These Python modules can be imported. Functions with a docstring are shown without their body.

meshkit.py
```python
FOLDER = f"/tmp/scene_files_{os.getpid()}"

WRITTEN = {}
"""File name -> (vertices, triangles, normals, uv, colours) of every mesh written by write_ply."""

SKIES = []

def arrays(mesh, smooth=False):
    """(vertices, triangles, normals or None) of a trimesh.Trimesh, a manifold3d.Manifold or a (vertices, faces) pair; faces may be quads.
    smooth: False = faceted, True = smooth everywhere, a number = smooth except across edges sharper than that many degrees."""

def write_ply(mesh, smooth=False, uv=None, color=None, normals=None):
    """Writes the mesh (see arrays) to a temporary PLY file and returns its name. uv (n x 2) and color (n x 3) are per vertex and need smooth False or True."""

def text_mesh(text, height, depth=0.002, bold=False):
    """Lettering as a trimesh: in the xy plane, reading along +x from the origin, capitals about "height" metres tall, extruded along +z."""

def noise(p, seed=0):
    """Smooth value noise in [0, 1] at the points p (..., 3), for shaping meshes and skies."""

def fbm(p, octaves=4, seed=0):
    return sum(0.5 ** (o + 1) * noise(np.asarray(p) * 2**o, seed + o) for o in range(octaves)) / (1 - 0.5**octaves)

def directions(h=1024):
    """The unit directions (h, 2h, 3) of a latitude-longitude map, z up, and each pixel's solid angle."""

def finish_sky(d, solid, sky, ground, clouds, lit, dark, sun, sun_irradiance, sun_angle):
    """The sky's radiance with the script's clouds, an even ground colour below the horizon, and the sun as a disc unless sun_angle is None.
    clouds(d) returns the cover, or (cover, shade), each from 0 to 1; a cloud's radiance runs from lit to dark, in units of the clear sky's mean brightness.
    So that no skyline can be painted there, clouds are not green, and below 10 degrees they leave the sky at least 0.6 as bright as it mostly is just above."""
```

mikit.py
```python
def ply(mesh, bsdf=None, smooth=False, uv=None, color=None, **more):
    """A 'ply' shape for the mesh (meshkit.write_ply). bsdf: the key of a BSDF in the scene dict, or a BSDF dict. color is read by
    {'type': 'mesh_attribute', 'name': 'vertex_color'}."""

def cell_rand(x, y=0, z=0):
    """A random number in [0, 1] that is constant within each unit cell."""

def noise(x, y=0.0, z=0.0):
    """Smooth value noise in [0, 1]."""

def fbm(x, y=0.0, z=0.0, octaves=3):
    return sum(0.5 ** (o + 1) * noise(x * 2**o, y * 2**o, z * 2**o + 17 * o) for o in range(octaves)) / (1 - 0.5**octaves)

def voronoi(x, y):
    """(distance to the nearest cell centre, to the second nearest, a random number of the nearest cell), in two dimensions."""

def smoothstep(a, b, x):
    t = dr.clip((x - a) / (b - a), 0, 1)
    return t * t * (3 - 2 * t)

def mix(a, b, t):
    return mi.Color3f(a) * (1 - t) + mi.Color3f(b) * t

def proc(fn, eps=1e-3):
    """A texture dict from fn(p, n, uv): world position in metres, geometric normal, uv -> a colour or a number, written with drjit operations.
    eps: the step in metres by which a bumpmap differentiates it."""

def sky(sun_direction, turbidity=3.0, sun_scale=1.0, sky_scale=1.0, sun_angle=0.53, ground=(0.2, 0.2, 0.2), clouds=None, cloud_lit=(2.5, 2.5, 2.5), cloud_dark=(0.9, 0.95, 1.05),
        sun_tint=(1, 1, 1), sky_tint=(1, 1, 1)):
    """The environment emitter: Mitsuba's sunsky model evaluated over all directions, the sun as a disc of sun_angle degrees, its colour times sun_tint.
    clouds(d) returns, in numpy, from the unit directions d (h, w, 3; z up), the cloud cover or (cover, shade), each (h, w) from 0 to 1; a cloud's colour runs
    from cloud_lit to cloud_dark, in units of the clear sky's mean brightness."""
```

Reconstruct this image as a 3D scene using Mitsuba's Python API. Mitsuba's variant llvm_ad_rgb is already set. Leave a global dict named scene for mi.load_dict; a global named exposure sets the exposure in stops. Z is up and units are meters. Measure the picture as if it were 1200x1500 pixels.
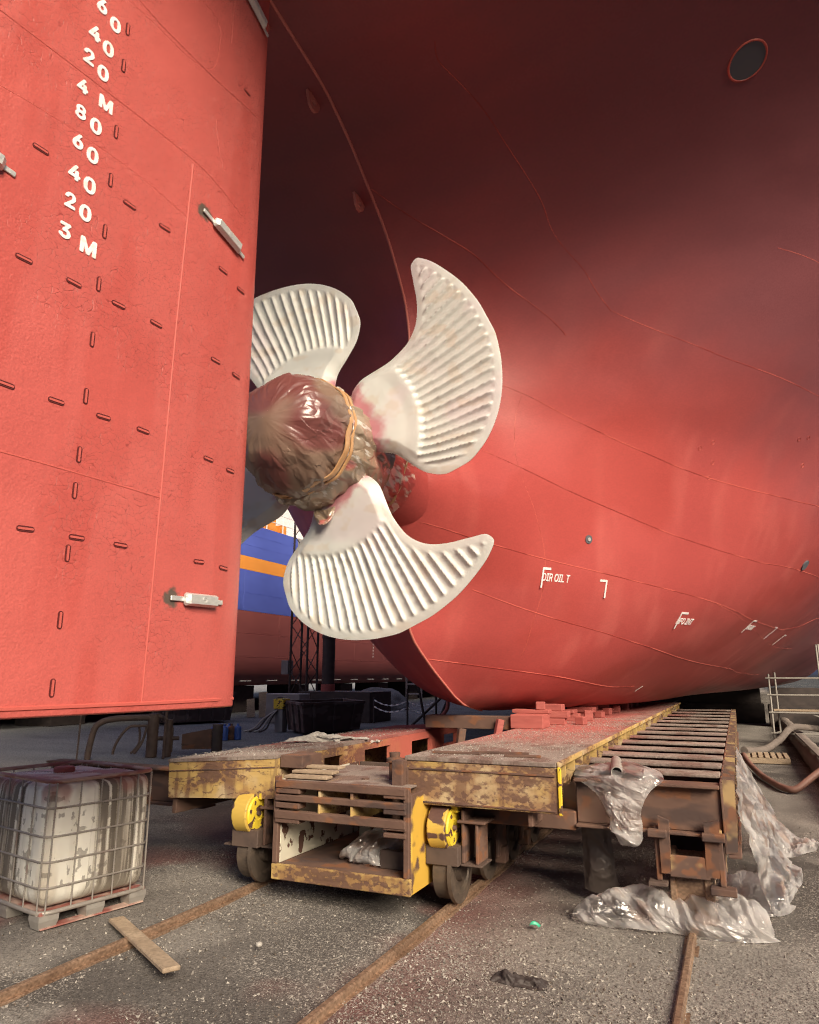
import math, random
import numpy as np, trimesh, drjit as dr, mitsuba as mi
import mikit, meshkit
from mikit import proc, noise, fbm, voronoi, smoothstep, mix, cell_rand
from scipy.spatial import Delaunay
from scipy.interpolate import PchipInterpolator
from shapely.geometry import Polygon, Point, LineString
import shapely
T = mi.ScalarTransform4f
RNG = random.Random(7)
NP = np.random.default_rng(7)
scene, labels = {}, {}

# ------------------------------------------------------------------ camera, sky, exposure
# world: +Y runs along the ship towards the bow, +X to starboard, z up, camera at the origin 1.9 m up
F, PX, PY, YAW = 1050.0, 600.0, 750.0, math.radians(24.0)
PITCH = math.atan((988.0 - 750.0) / F)
FWD = [-math.sin(YAW) * math.cos(PITCH), math.cos(YAW) * math.cos(PITCH), math.sin(PITCH)]
scene['camera'] = {'type': 'perspective', 'fov': math.degrees(2 * math.atan(600 / F)), 'fov_axis': 'x', 'near_clip': 0.05, 'far_clip': 2000.0,
                   'to_world': T().look_at(origin=[0, 0, 1.9], target=[FWD[0], FWD[1], 1.9 + FWD[2]], up=[0, 0, 1])}
def overcast(d):      # an even overcast that is brightest overhead and dimmer towards the horizon
    return 1.0, 1 - np.clip(d[..., 2], 0, 1)
scene['sky_light'] = mikit.sky([0.64, -0.58, 0.47], turbidity=3, sun_scale=0.80, sun_angle=28, sky_scale=1.0, clouds=overcast,
                               cloud_lit=(0.74, 0.82, 1.12), cloud_dark=(0.10, 0.115, 0.19), ground=(0.05, 0.055, 0.07), sun_tint=(1.0, 1.08, 1.28))
exposure = 2.5

# ------------------------------------------------------------------ helpers
def numbered(name):
    if name not in labels and name not in scene and not any(k.startswith(name + '__') for k in scene):
        return name
    i = 1
    while True:
        k = f'{name}_{i:03d}'
        if k not in labels and k not in scene and not any(q.startswith(k + '__') for q in scene):
            return k
        i += 1
_cnt = {}
def obj(name, mesh, m, parent=None, smooth=False, label=None, tw=None, **kw):
    key = (parent + '__' if parent else '') + name
    if key in scene:
        n = _cnt.get(key, 0) + 1
        while f'{key}_{n:03d}' in scene:
            n += 1
        _cnt[key] = n
        key = f'{key}_{n:03d}'
    d = dict(mesh) if isinstance(mesh, dict) else mikit.ply(mesh, m, smooth=smooth, **kw)
    if isinstance(mesh, dict) and m:
        d['bsdf'] = {'type': 'ref', 'id': m}
    if tw is not None:
        d['to_world'] = tw
    scene[key] = d
    if label:
        labels[key] = {'label': label}
    return key
def thing(name, label, cat, group=None):
    key = numbered(name)
    labels[key] = {'label': label, 'category': cat}
    if group:
        labels[key]['group'] = group
    return key
def tag(key, label, cat=None, group=None, kind=None):
    labels[key] = {'label': label}
    if cat: labels[key]['category'] = cat
    if group: labels[key]['group'] = group
    if kind: labels[key]['kind'] = kind
    return key
def cat_(*ms):
    ms = [m for q in ms for m in (q if isinstance(q, (list, tuple)) else [q])]
    return trimesh.util.concatenate(ms)
def bx(x0, x1, y0, y1, z0, z1, c=0.006):
    """box with chamfered edges"""
    cx, cy, cz = (x0 + x1) / 2, (y0 + y1) / 2, (z0 + z1) / 2
    hx, hy, hz = abs(x1 - x0) / 2, abs(y1 - y0) / 2, abs(z1 - z0) / 2
    c = min(c, hx * .45, hy * .45, hz * .45)
    p = []
    for sx in (-1, 1):
        for sy in (-1, 1):
            for sz in (-1, 1):
                p += [(sx * (hx - c), sy * (hy - c), sz * hz), (sx * (hx - c), sy * hy, sz * (hz - c)), (sx * hx, sy * (hy - c), sz * (hz - c))]
    m = trimesh.convex.convex_hull(np.array(p) + [cx, cy, cz])
    return m
def hull_of(pts):
    return trimesh.convex.convex_hull(np.asarray(pts, float))
def tube(pts, r, sides=8, closed=False, caps=True):
    p = np.asarray(pts, float)
    n = len(p)
    r = np.broadcast_to(r, (n,)).astype(float)
    t = np.gradient(p, axis=0) if not closed else np.roll(p, -1, 0) - np.roll(p, 1, 0)
    t /= np.linalg.norm(t, axis=1, keepdims=True) + 1e-12
    a = np.cross(t[0], [0, 0, 1.0] if abs(t[0][2]) < .9 else [1.0, 0, 0]); a /= np.linalg.norm(a)
    A = []
    for i in range(n):
        a = a - t[i] * np.dot(a, t[i]); a /= np.linalg.norm(a) + 1e-12
        A.append(a.copy())
    A = np.array(A); B = np.cross(t, A)
    ang = np.arange(sides) * 2 * np.pi / sides + np.pi / sides
    v = p[:, None] + r[:, None, None] * (np.cos(ang)[None, :, None] * A[:, None] + np.sin(ang)[None, :, None] * B[:, None])
    v = v.reshape(-1, 3)
    f = []
    for i in range(n if closed else n - 1):
        j = (i + 1) % n
        for k in range(sides):
            l = (k + 1) % sides
            f += [(i * sides + k, i * sides + l, j * sides + l), (i * sides + k, j * sides + l, j * sides + k)]
    if caps and not closed:
        v = np.vstack([v, p[:1], p[-1:]])
        for k in range(sides):
            l = (k + 1) % sides
            f += [(n * sides, l, k), (n * sides + 1, (n - 1) * sides + k, (n - 1) * sides + l)]
    m = trimesh.Trimesh(v, np.array(f), process=False)
    return m
def bar(a, b, r, sides=8):
    return tube([a, b], r, sides)
def rod(a, b, w, h, up=(0, 0, 1)):
    """rectangular bar from a to b"""
    a, b = np.asarray(a, float), np.asarray(b, float)
    t = b - a; L = np.linalg.norm(t); t /= L
    s = np.cross(t, up); s /= np.linalg.norm(s) + 1e-12
    u = np.cross(s, t)
    m = bx(-L / 2, L / 2, -w / 2, w / 2, -h / 2, h / 2)
    M = np.eye(4); M[:3, 0], M[:3, 1], M[:3, 2], M[:3, 3] = t, s, u, (a + b) / 2
    m.apply_transform(M)
    return m
def lathe(prof, center, axis='y', sides=32):
    """prof: (r, h) pairs"""
    prof = np.asarray(prof, float)
    m = trimesh.creation.revolve(prof, sections=sides)
    if axis == 'y':
        m.apply_transform(trimesh.transformations.rotation_matrix(-np.pi / 2, [1, 0, 0]))
    elif axis == 'x':
        m.apply_transform(trimesh.transformations.rotation_matrix(np.pi / 2, [0, 1, 0]))
    m.apply_translation(center)
    return m
def catmull(pts, n=8):
    p = np.asarray(pts, float)
    d = np.r_[0, np.cumsum(np.linalg.norm(np.diff(p, axis=0), axis=1))]
    s = np.linspace(0, d[-1], n * (len(p) - 1) + 1)
    return np.stack([PchipInterpolator(d, p[:, k])(s) for k in range(p.shape[1])], 1)
def grid_mesh(P):
    """P (n, m, 3) -> mesh"""
    n, m = P.shape[:2]
    i, j = np.meshgrid(np.arange(n - 1), np.arange(m - 1), indexing='ij')
    a = (i * m + j).ravel()
    f = np.vstack([np.stack([a, a + m, a + m + 1], 1), np.stack([a, a + m + 1, a + 1], 1)])
    return trimesh.Trimesh(P.reshape(-1, 3), f, process=False)

# ------------------------------------------------------------------ materials
def P(color, rough=.6, metal=0.0, bump=None, bscale=1.0, two=True, eps=1e-3, **kw):
    c = proc(color) if callable(color) else {'type': 'rgb', 'value': list(color)}
    r = proc(rough) if callable(rough) else rough
    b = {'type': 'principled', 'base_color': c, 'roughness': r, 'metallic': metal, **kw}
    if bump is not None:
        b = {'type': 'bumpmap', 'arbitrary': proc(bump, eps), 'scale': bscale, 'bsdf': b}
    return {'type': 'twosided', 'bsdf': b} if two else b

def hull_col(p, n, uv):
    big = fbm(p.y * .7, p.z * .9, p.x * .7, 4)
    streak = fbm(p.y * 3.2 + p.z * .5, p.z * .45, p.x * 2.0, 3)
    patch = smoothstep(.5, .62, fbm(p.y * .8 + 7.3, p.z * 1.1 + 3.0, p.x * .4, 2))
    fine = fbm(p.x * 60, p.y * 60, p.z * 60, 2)
    c = mix((.40, .070, .066), (.52, .100, .090), big)
    c = mix(c, mi.Color3f(.58, .15, .13), smoothstep(.50, .80, streak) * .38)
    c = mix(c, mi.Color3f(.40, .058, .048), patch * .45)
    # shade painted in: red darkens to maroon upward and forward, with a patchy edge
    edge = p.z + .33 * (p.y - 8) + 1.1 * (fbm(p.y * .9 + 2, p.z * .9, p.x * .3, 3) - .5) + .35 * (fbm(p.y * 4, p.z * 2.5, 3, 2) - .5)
    hull_shade = smoothstep(5.2, 7.4, edge)
    c = mix(c, mix((.21, .066, .078), (.27, .086, .098), fbm(p.y * 1.3, p.z * 1.3, 6.0, 3)), hull_shade)
    return c * (.9 + .2 * fine)
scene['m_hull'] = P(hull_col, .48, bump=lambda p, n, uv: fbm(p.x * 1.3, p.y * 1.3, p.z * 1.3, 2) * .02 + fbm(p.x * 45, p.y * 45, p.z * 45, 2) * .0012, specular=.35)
BURN = []   # (y, z, radius) of scorched spots around the anode straps, filled below
def rudder_bump(p, n, uv):
    # wrinkled, alligatored thick paint
    wx = fbm(p.y * 14, p.z * 14, 3.1, 2) * 2.2
    d1, d2, _ = voronoi(p.y * 26 + wx, p.z * 26 + fbm(p.y * 14, p.z * 14, 9.7, 2) * 2.2)
    crack = smoothstep(.0, .10, d2 - d1)
    amount = smoothstep(.32, .55, fbm(p.y * 1.4, p.z * 1.4, 5.0, 3))
    return (crack - 1) * .0020 * amount + fbm(p.y * 95, p.z * 95, p.x * 95, 2) * .0030 + fbm(p.y * 5, p.z * 5, 1.0, 2) * .006
def rudder_col(p, n, uv):
    big = fbm(p.y * 1.6, p.z * 1.3, 2.0, 4)
    c = mix((.48, .095, .082), (.56, .128, .110), big)
    c = mix(c, mi.Color3f(.46, .078, .064), smoothstep(.55, .7, fbm(p.y * 4, p.z * .8, 8.0, 3)) * .5)
    wx = fbm(p.y * 14, p.z * 14, 3.1, 2) * 2.2
    d1, d2, _ = voronoi(p.y * 26 + wx, p.z * 26 + fbm(p.y * 14, p.z * 14, 9.7, 2) * 2.2)
    amount = smoothstep(.36, .55, fbm(p.y * 1.4, p.z * 1.4, 5.0, 3))
    c = mix(c, mi.Color3f(.22, .025, .022), (1 - smoothstep(.0, .055, d2 - d1)) * amount * .75)
    c = c * (.9 + .2 * noise(p.y * 150, p.z * 150, p.x * 150))
    for (y, z, r) in BURN:
        q = dr.sqrt(dr.square(p.y - y) + dr.square(p.z - z)) / r + (fbm(p.y * 40, p.z * 40, 1.0, 2) - .5) * .7
        c = mix(c, mi.Color3f(.075, .08, .065), (1 - smoothstep(.45, 1.0, q)) * .92)
    return c
scene['m_rudder'] = P(rudder_col, .36, bump=rudder_bump, specular=.55)
scene['m_groove_shade'] = P((.10, .012, .012), .6)  # shade of the weld grooves, painted as flat dark plates
scene['m_rudder_bead'] = P((.52, .11, .09), .45)
scene['m_white_paint'] = P(lambda p, n, uv: mix((.86, .86, .86), (.74, .71, .69), smoothstep(.45, .7, fbm(p.x * 30, p.y * 30, p.z * 30, 3))), .5)
scene['m_zinc'] = P(lambda p, n, uv: mix((.52, .53, .52), (.72, .73, .70), fbm(p.x * 14, p.y * 30, p.z * 30, 3)), .42, .45, bump=lambda p, n, uv: fbm(p.x * 60, p.y * 60, p.z * 60, 2) * .003)
scene['m_dark_opening'] = P((.10, .11, .13), .8)

# ------------------------------------------------------------------ the ship's hull
XC, KEEL = -3.3, 1.39
ZL = np.array([1.39, 1.6, 2.0, 2.5, 3.0, 4.0, 5.0, 5.5, 6.0, 6.5, 7.0, 7.5, 8.0, 9.0, 10.0, 13.0])
STN = {0.0: [0, 0, 0, 0, 0, 0, 0, 0, 0, 0, 0, .3, 1.2, 4.6, 6.0, 6.8],
       4.5: [0, 0, 0, 0, 0, 0, 0, 0, .05, .1, .2, .5, 1.9, 5.1, 6.4, 7.0],
       6.0: [0, 0, 0, 0, .03, .3, .1, .1, .15, .3, .6, 1.3, 2.8, 5.6, 6.8, 7.2],
       7.5: [.0, .02, .08, .2, .42, .78, .50, .40, .48, .8, 1.5, 2.6, 3.9, 6.1, 7.0, 7.4],
       8.5: [.0, .12, .42, .78, 1.02, 1.27, 1.38, 1.60, 1.95, 2.45, 3.05, 3.9, 4.85, 6.5, 7.2, 7.45],
       10.0: [.35, .95, 1.45, 1.82, 2.08, 2.42, 2.9, 3.38, 3.9, 4.42, 4.95, 5.5, 6.05, 6.95, 7.3, 7.5],
       12.0: [.9, 1.5, 2.15, 2.8, 3.3, 3.95, 4.5, 4.87, 5.27, 5.68, 6.08, 6.45, 6.78, 7.25, 7.42, 7.5],
       15.0: [1.7, 2.25, 2.9, 3.6, 4.25, 5.25, 6.0, 6.3, 6.55, 6.75, 6.92, 7.07, 7.2, 7.4, 7.48, 7.5],
       20.0: [2.2, 2.9, 3.65, 4.45, 5.1, 6.15, 6.85, 7.12, 7.3, 7.4, 7.47, 7.5, 7.5, 7.5, 7.5, 7.5],
       28.0: [3.6, 4.4, 5.2, 6.0, 6.55, 7.2, 7.5, 7.5, 7.5, 7.5, 7.5, 7.5, 7.5, 7.5, 7.5, 7.5],
       45.0: [5.4, 6.2, 6.9, 7.3, 7.45, 7.5, 7.5, 7.5, 7.5, 7.5, 7.5, 7.5, 7.5, 7.5, 7.5, 7.5],
       80.0: [5.2, 6.2, 6.9, 7.25, 7.4, 7.5, 7.5, 7.5, 7.5, 7.5, 7.5, 7.5, 7.5, 7.5, 7.5, 7.5],
       105.0: [.05, .1, .2, .3, .4, .5, .6, .7, .8, .9, 1.0, 1.2, 1.5, 2.0, 2.5, 4.0]}
SY = np.array(sorted(STN))
ST = np.array([STN[y] for y in SY])
STEM_Z = np.array([1.39, 1.42, 1.50, 1.8, 2.03, 2.35, 3.0, 3.45, 3.9, 4.4, 5.0, 5.89, 6.29, 6.62, 6.97, 7.25, 7.57, 7.74, 7.83, 7.95, 8.2, 8.7, 9.5, 13.0])
STEM_Y = np.array([10.3, 9.75, 9.22, 8.44, 7.96, 7.45, 7.15, 6.72, 6.56, 6.72, 7.25, 7.41, 7.31, 7.07, 6.72, 6.28, 5.71, 5.21, 4.4, 3.2, 1.8, .9, .5, .3])
stem_f = PchipInterpolator(STEM_Z, STEM_Y)
_col = [PchipInterpolator(SY, ST[:, k]) for k in range(len(ZL))]
def half(Y, z):
    """half-breadth of the hull at (Y, z), arrays of one shape"""
    Y, z = np.atleast_1d(np.asarray(Y, float)), np.atleast_1d(np.asarray(z, float))
    out = np.zeros(len(Y))
    yr = np.round(Y, 3)
    for y in np.unique(yr):
        k = yr == y
        out[k] = PchipInterpolator(ZL, [c(min(max(y, 0), 105)) for c in _col])(z[k])
    s = np.clip(Y - stem_f(np.clip(z, KEEL, 13)), 0, None)
    return np.maximum(out, 0.02) * (1 - np.exp(-s / ramp(z)))
def ramp(z):
    return .42 + .28 * smst(3.3, 2.3, np.asarray(z)) - .28 * np.exp(-((np.asarray(z) - 3.9) / .55) ** 2) - .25 * smst(7.3, 7.9, np.asarray(z))
def smst(a, b, x):
    t = np.clip((np.asarray(x) - a) / (b - a), 0, 1); return t * t * (3 - 2 * t)
def hull_pt(Y, z, off=0.0, side=1):
    b = half(Y, z)
    return np.stack([XC + side * (b + off), np.atleast_1d(Y).astype(float), np.atleast_1d(z).astype(float)], 1)
def build_hull():
    zs = np.unique(np.round(np.r_[np.linspace(1.39, 1.7, 8), np.linspace(1.7, 7.4, 58), np.linspace(7.4, 8.4, 34), np.linspace(8.4, 10, 10), 11, 12, 13], 4))
    u = np.r_[0, .006, .015, .03, .05, .08, .12, .17, .24, .32, np.linspace(.42, 5, 42), np.linspace(5.2, 12, 40), np.linspace(12.5, 30, 30), np.linspace(32, 95, 24)]
    rows = []
    for z in zs:
        ys = stem_f(z)
        Y = ys + u * (105 - ys) / 95.0
        rows.append((Y, np.full(len(u), z)))
    Yg = np.array([r[0] for r in rows]); Zg = np.array([r[1] for r in rows])
    # half-breadths: first along Y in every waterline of the table, then along z
    tab = np.array([c(np.clip(Yg, 0, 105)) for c in _col])          # (nz table, rows, cols)
    B = np.zeros_like(Yg)
    for i in range(Yg.shape[0]):
        B[i] = PchipInterpolator(ZL, tab[:, i, :], axis=0)(zs[i])
    B = np.maximum(B, .02) * (1 - np.exp(-(Yg - stem_f(zs)[:, None]) / ramp(zs)[:, None]))
    parts = []
    for side in (1, -1):
        g = np.stack([XC + side * B, Yg, Zg], -1)
        m = grid_mesh(g)
        if side == 1:
            m.faces = m.faces[:, ::-1]
        parts.append(m)
        bot = np.stack([np.stack([np.full(len(u), XC), Yg[0], Zg[0]], -1), g[0]], 0)
        mb = grid_mesh(bot)
        parts.append(mb)
        top = np.stack([np.stack([np.full(len(u), XC), Yg[-1], Zg[-1]], -1), g[-1]], 0)
        parts.append(grid_mesh(top))
    m = cat_(parts)
    m.merge_vertices()
    return m
SHIP = thing('cargo_ship', 'huge red ship on keel blocks over the rusty trolley, with propeller and rudder', 'ship')
HULL_MESH = build_hull()
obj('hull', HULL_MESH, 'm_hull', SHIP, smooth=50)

# ------------------------------------------------------------------ rudder (turned a few degrees)
RA = math.atan(.09)
def rud(c, t, z):
    """rudder frame: c metres aft of the leading edge, t metres out to starboard of its middle plane"""
    c, t, z = np.broadcast_arrays(np.asarray(c, float), np.asarray(t, float), np.asarray(z, float))
    sx, cx = math.sin(RA), math.cos(RA)
    return np.stack([-3.345 - c * sx + t * cx, 4.33 - c * cx - t * sx, z], -1)
FOIL_C = np.array([0, .01, .03, .07, .13, .22, .35, .55, .8, 1.1, 1.6, 2.2, 2.9, 3.3])
FOIL_T = np.array([0, .035, .062, .092, .118, .14, .158, .17, .174, .17, .15, .11, .05, .012])
foil = PchipInterpolator(FOIL_C, FOIL_T)
RZ0 = 1.68
def face(c, z, off=0.0):
    return rud(c, foil(c) + off, z)
RUD = SHIP + '__rudder'
def build_rudder():
    c = np.r_[0, .004, .01, .02, .035, .055, .08, .11, .15, .2, np.linspace(.27, 3.3, 34)]
    z = np.r_[RZ0, RZ0 + .01, np.linspace(RZ0 + .1, 9.2, 60)]
    C, Z = np.meshgrid(c, z, indexing='ij')
    Tt = foil(C)
    sh = np.ones_like(Z); sh[:, 0] = .90
    a = rud(C, Tt * sh, Z); b = rud(C, -Tt * sh, Z)
    ma, mb = grid_mesh(a), grid_mesh(b)
    mb.faces = mb.faces[:, ::-1]
    cap = grid_mesh(np.stack([a[:, 0], b[:, 0]], 0))
    end = grid_mesh(np.stack([a[-1], b[-1]], 0))
    m = cat_(ma, mb, cap, end); m.merge_vertices(); m.fix_normals()
    return m
obj('rudder', build_rudder(), 'm_rudder', SHIP, smooth=40)


RUDDER_BEADS = [
    ([(2.251, 5.538), (1.658, 5.529), (0.879, 5.524), (0.324, 5.406)], 0.006),
    ([(2.194, 5.082), (1.545, 5.112), (0.869, 5.044)], 0.004),
    ([(1.939, 3.03), (1.486, 3.017), (0.918, 2.998)], 0.006),
    ([(1.413, 6.396), (1.176, 6.354), (0.808, 6.343), (0.189, 6.419)], 0.006),
    ([(0.856, 5.489), (0.876, 4.79), (0.894, 4.187), (0.912, 2.994), (0.933, 1.722)], 0.007),
    ([(1.492, 6.321), (1.297, 6.324), (1.04, 6.31), (0.833, 6.343), (0.738, 6.403), (0.688, 6.578), (0.678, 6.767), (0.741, 6.888), (0.856, 6.9)], 0.004),
    ([(0.549, 7.237), (0.558, 6.993), (0.558, 6.809)], 0.004),
    ([(0.666, 6.011), (0.625, 5.83), (0.543, 5.637)], 0.003),
    ([(.06, RZ0 + .055), (1.0, RZ0 + .05), (3.0, RZ0 + .05)], .014)]
PLUG_WELDS = [(c, 4.85 - .02 * (c < .5) - .05 * (c < .3), 0, 1.0) for c in (1.936, 1.339, 1.056, .494, .279)] + [(c, 4.14 - .10 * max(0, .9 - c), 0, 1.0) for c in (1.948, 1.651, 1.349, 1.06, .512, .276)] + \
    [(c, 3.395 - .09 * max(0, .9 - c), 0, 1.0) for c in (1.957, 1.675, 1.375, 1.09, .52, .28)] + [(c, 2.65 - .04 * max(0, .9 - c), 0, 1.0) for c in (1.761, 1.466, 1.179, .547, .295)] + [(.342, 6.528, 0, .8)] + \
    [(1.48 + .003 * k, z, 1, 1.0) for k, z in enumerate((6.093, 5.799, 5.291, 4.935, 4.57, 4.209, 3.844, 3.484, 3.127, 2.914, 2.555, 2.188, 1.83))]
DRAFT_MARKS = [('6', 1.672, 6.1, .095), ('0', 1.57, 6.045, .095), ('4', 1.70, 5.865, .095), ('0', 1.60, 5.83, .095), ('2', 1.72, 5.67, .095), ('0', 1.617, 5.63, .095), ('4', 1.737, 5.438, .085), ('M', 1.575, 5.43, .085),
               ('8', 1.73, 5.255, .085), ('0', 1.625, 5.23, .095), ('6', 1.725, 5.05, .09), ('0', 1.625, 5.02, .095), ('4', 1.725, 4.835, .09), ('0', 1.622, 4.81, .098), ('2', 1.73, 4.64, .09), ('0', 1.63, 4.615, .095), ('3', 1.74, 4.433, .09), ('M', 1.587, 4.409, .095)]
ANODES = [(.487, 5.118, -.265), (.52, 2.379, .02), (.317, 7.368, -.3), (2.27, 4.63, -.15)]
# ------------------------------------------------------------------ rudder details
def face_bead(pts, r, off=-.002, sides=6):
    pts = np.asarray(pts, float)
    q = catmull(pts, 6) if len(pts) > 2 else np.linspace(pts[0], pts[1], 24)
    return tube(face(q[:, 0], q[:, 1], off), r, sides)
# weld beads (c, z)
for pts, r in RUDDER_BEADS:
    obj('weld_bead', face_bead(pts, r), 'm_rudder_bead', RUD, smooth=50)
def face_frame(c, z):
    """matrix: x along the face towards the bow, y up, z out of the face"""
    o = face(c, z, 0.0); e = face(c - .01, z, 0.0); x = e - o; x /= np.linalg.norm(x)
    y = np.array([0, 0, 1.0]); n = np.cross(x, y)
    M = np.eye(4); M[:3, 0], M[:3, 1], M[:3, 2], M[:3, 3] = x, y, n, o
    return M
def stadium(L, w, h, z0=0.0, n=8):
    a = np.linspace(-np.pi / 2, np.pi / 2, n)
    p = np.r_[np.stack([L / 2 - w / 2 + w / 2 * np.cos(a), w / 2 * np.sin(a)], 1), np.stack([-L / 2 + w / 2 - w / 2 * np.cos(a), -w / 2 * np.sin(a)], 1)]
    m = trimesh.creation.extrude_polygon(Polygon(p), h, engine='earcut'); m.apply_translation([0, 0, z0]); return m
slot_g, slot_b = stadium(.098, .031, .003, 0.0015), stadium(.086, .012, .007, .001)
slot_dark, slot_red = mikit.ply(slot_g, 'm_groove_shade'), mikit.ply(slot_b, 'm_rudder_bead')
for c, z, vert, sc in PLUG_WELDS:
    M = face_frame(c, z)
    R = trimesh.transformations.rotation_matrix(np.pi / 2 if vert else RNG.uniform(-.05, .05), [0, 0, 1])
    M = M @ R @ np.diag([sc, sc, 1, 1])
    obj('plug_weld', slot_dark, None, RUD, tw=T(M.tolist()))
    obj('plug_weld_core', slot_red, None, RUD, tw=T(M.tolist()))
# draft marks: raised white figures
def text_on(txt, c, z, h, name='draft_mark', depth=.0045):
    m = meshkit.text_mesh(txt, h, depth=depth, bold=True)
    m = cat_([m.copy().apply_translation([dx * h, dy * h, k * .0004]) for k, (dx, dy) in enumerate(((0, 0), (-.035, 0), (.035, 0), (0, .03), (0, -.03)))])
    m.apply_translation([-m.bounds[:, 0].mean(), -m.bounds[:, 1].mean(), 0])
    m.apply_transform(face_frame(c, z))
    return m
for txt, c, z, h in DRAFT_MARKS:
    obj('draft_figure', text_on(txt, c, z, h), 'm_white_paint', RUD)
# zinc anodes
def anode(c, z, ang, L=.30):
    w, d = .085, .055
    body = hull_of([(x, y, 0.012) for x in (-L * .5, L * .5) for y in (-w * .36, w * .36)] + [(x, y, .02) for x in (-L * .47, L * .47) for y in (-w * .5, w * .5)] +
                   [(x, y, d) for x in (-L * .42, L * .42) for y in (-w * .34, w * .34)] + [(x, y, d * .55) for x in (-L * .5, L * .5) for y in (-w * .3, w * .3)])
    st = bx(-L * .5 - .11, L * .5 + .07, -.016, .016, .0, .012, .003)
    em = trimesh.creation.annulus(.016, .022, .003); em.apply_translation([0, 0, d + .001])
    em2 = bx(-.012, .012, -.003, .003, d, d + .003)
    m = cat_(body, st, em, em2)
    M = face_frame(c, z) @ trimesh.transformations.rotation_matrix(ang, [0, 0, 1])
    m.apply_transform(M)
    p = face(c + (L * .5 + .09) * math.cos(ang), z - (L * .5 + .09) * math.sin(ang))
    BURN.append((float(p[1]), float(p[2]), .085))
    return m
for c, z, ang in ANODES:
    obj('anode', anode(c, z, ang), 'm_zinc', RUD, smooth=25)

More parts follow.
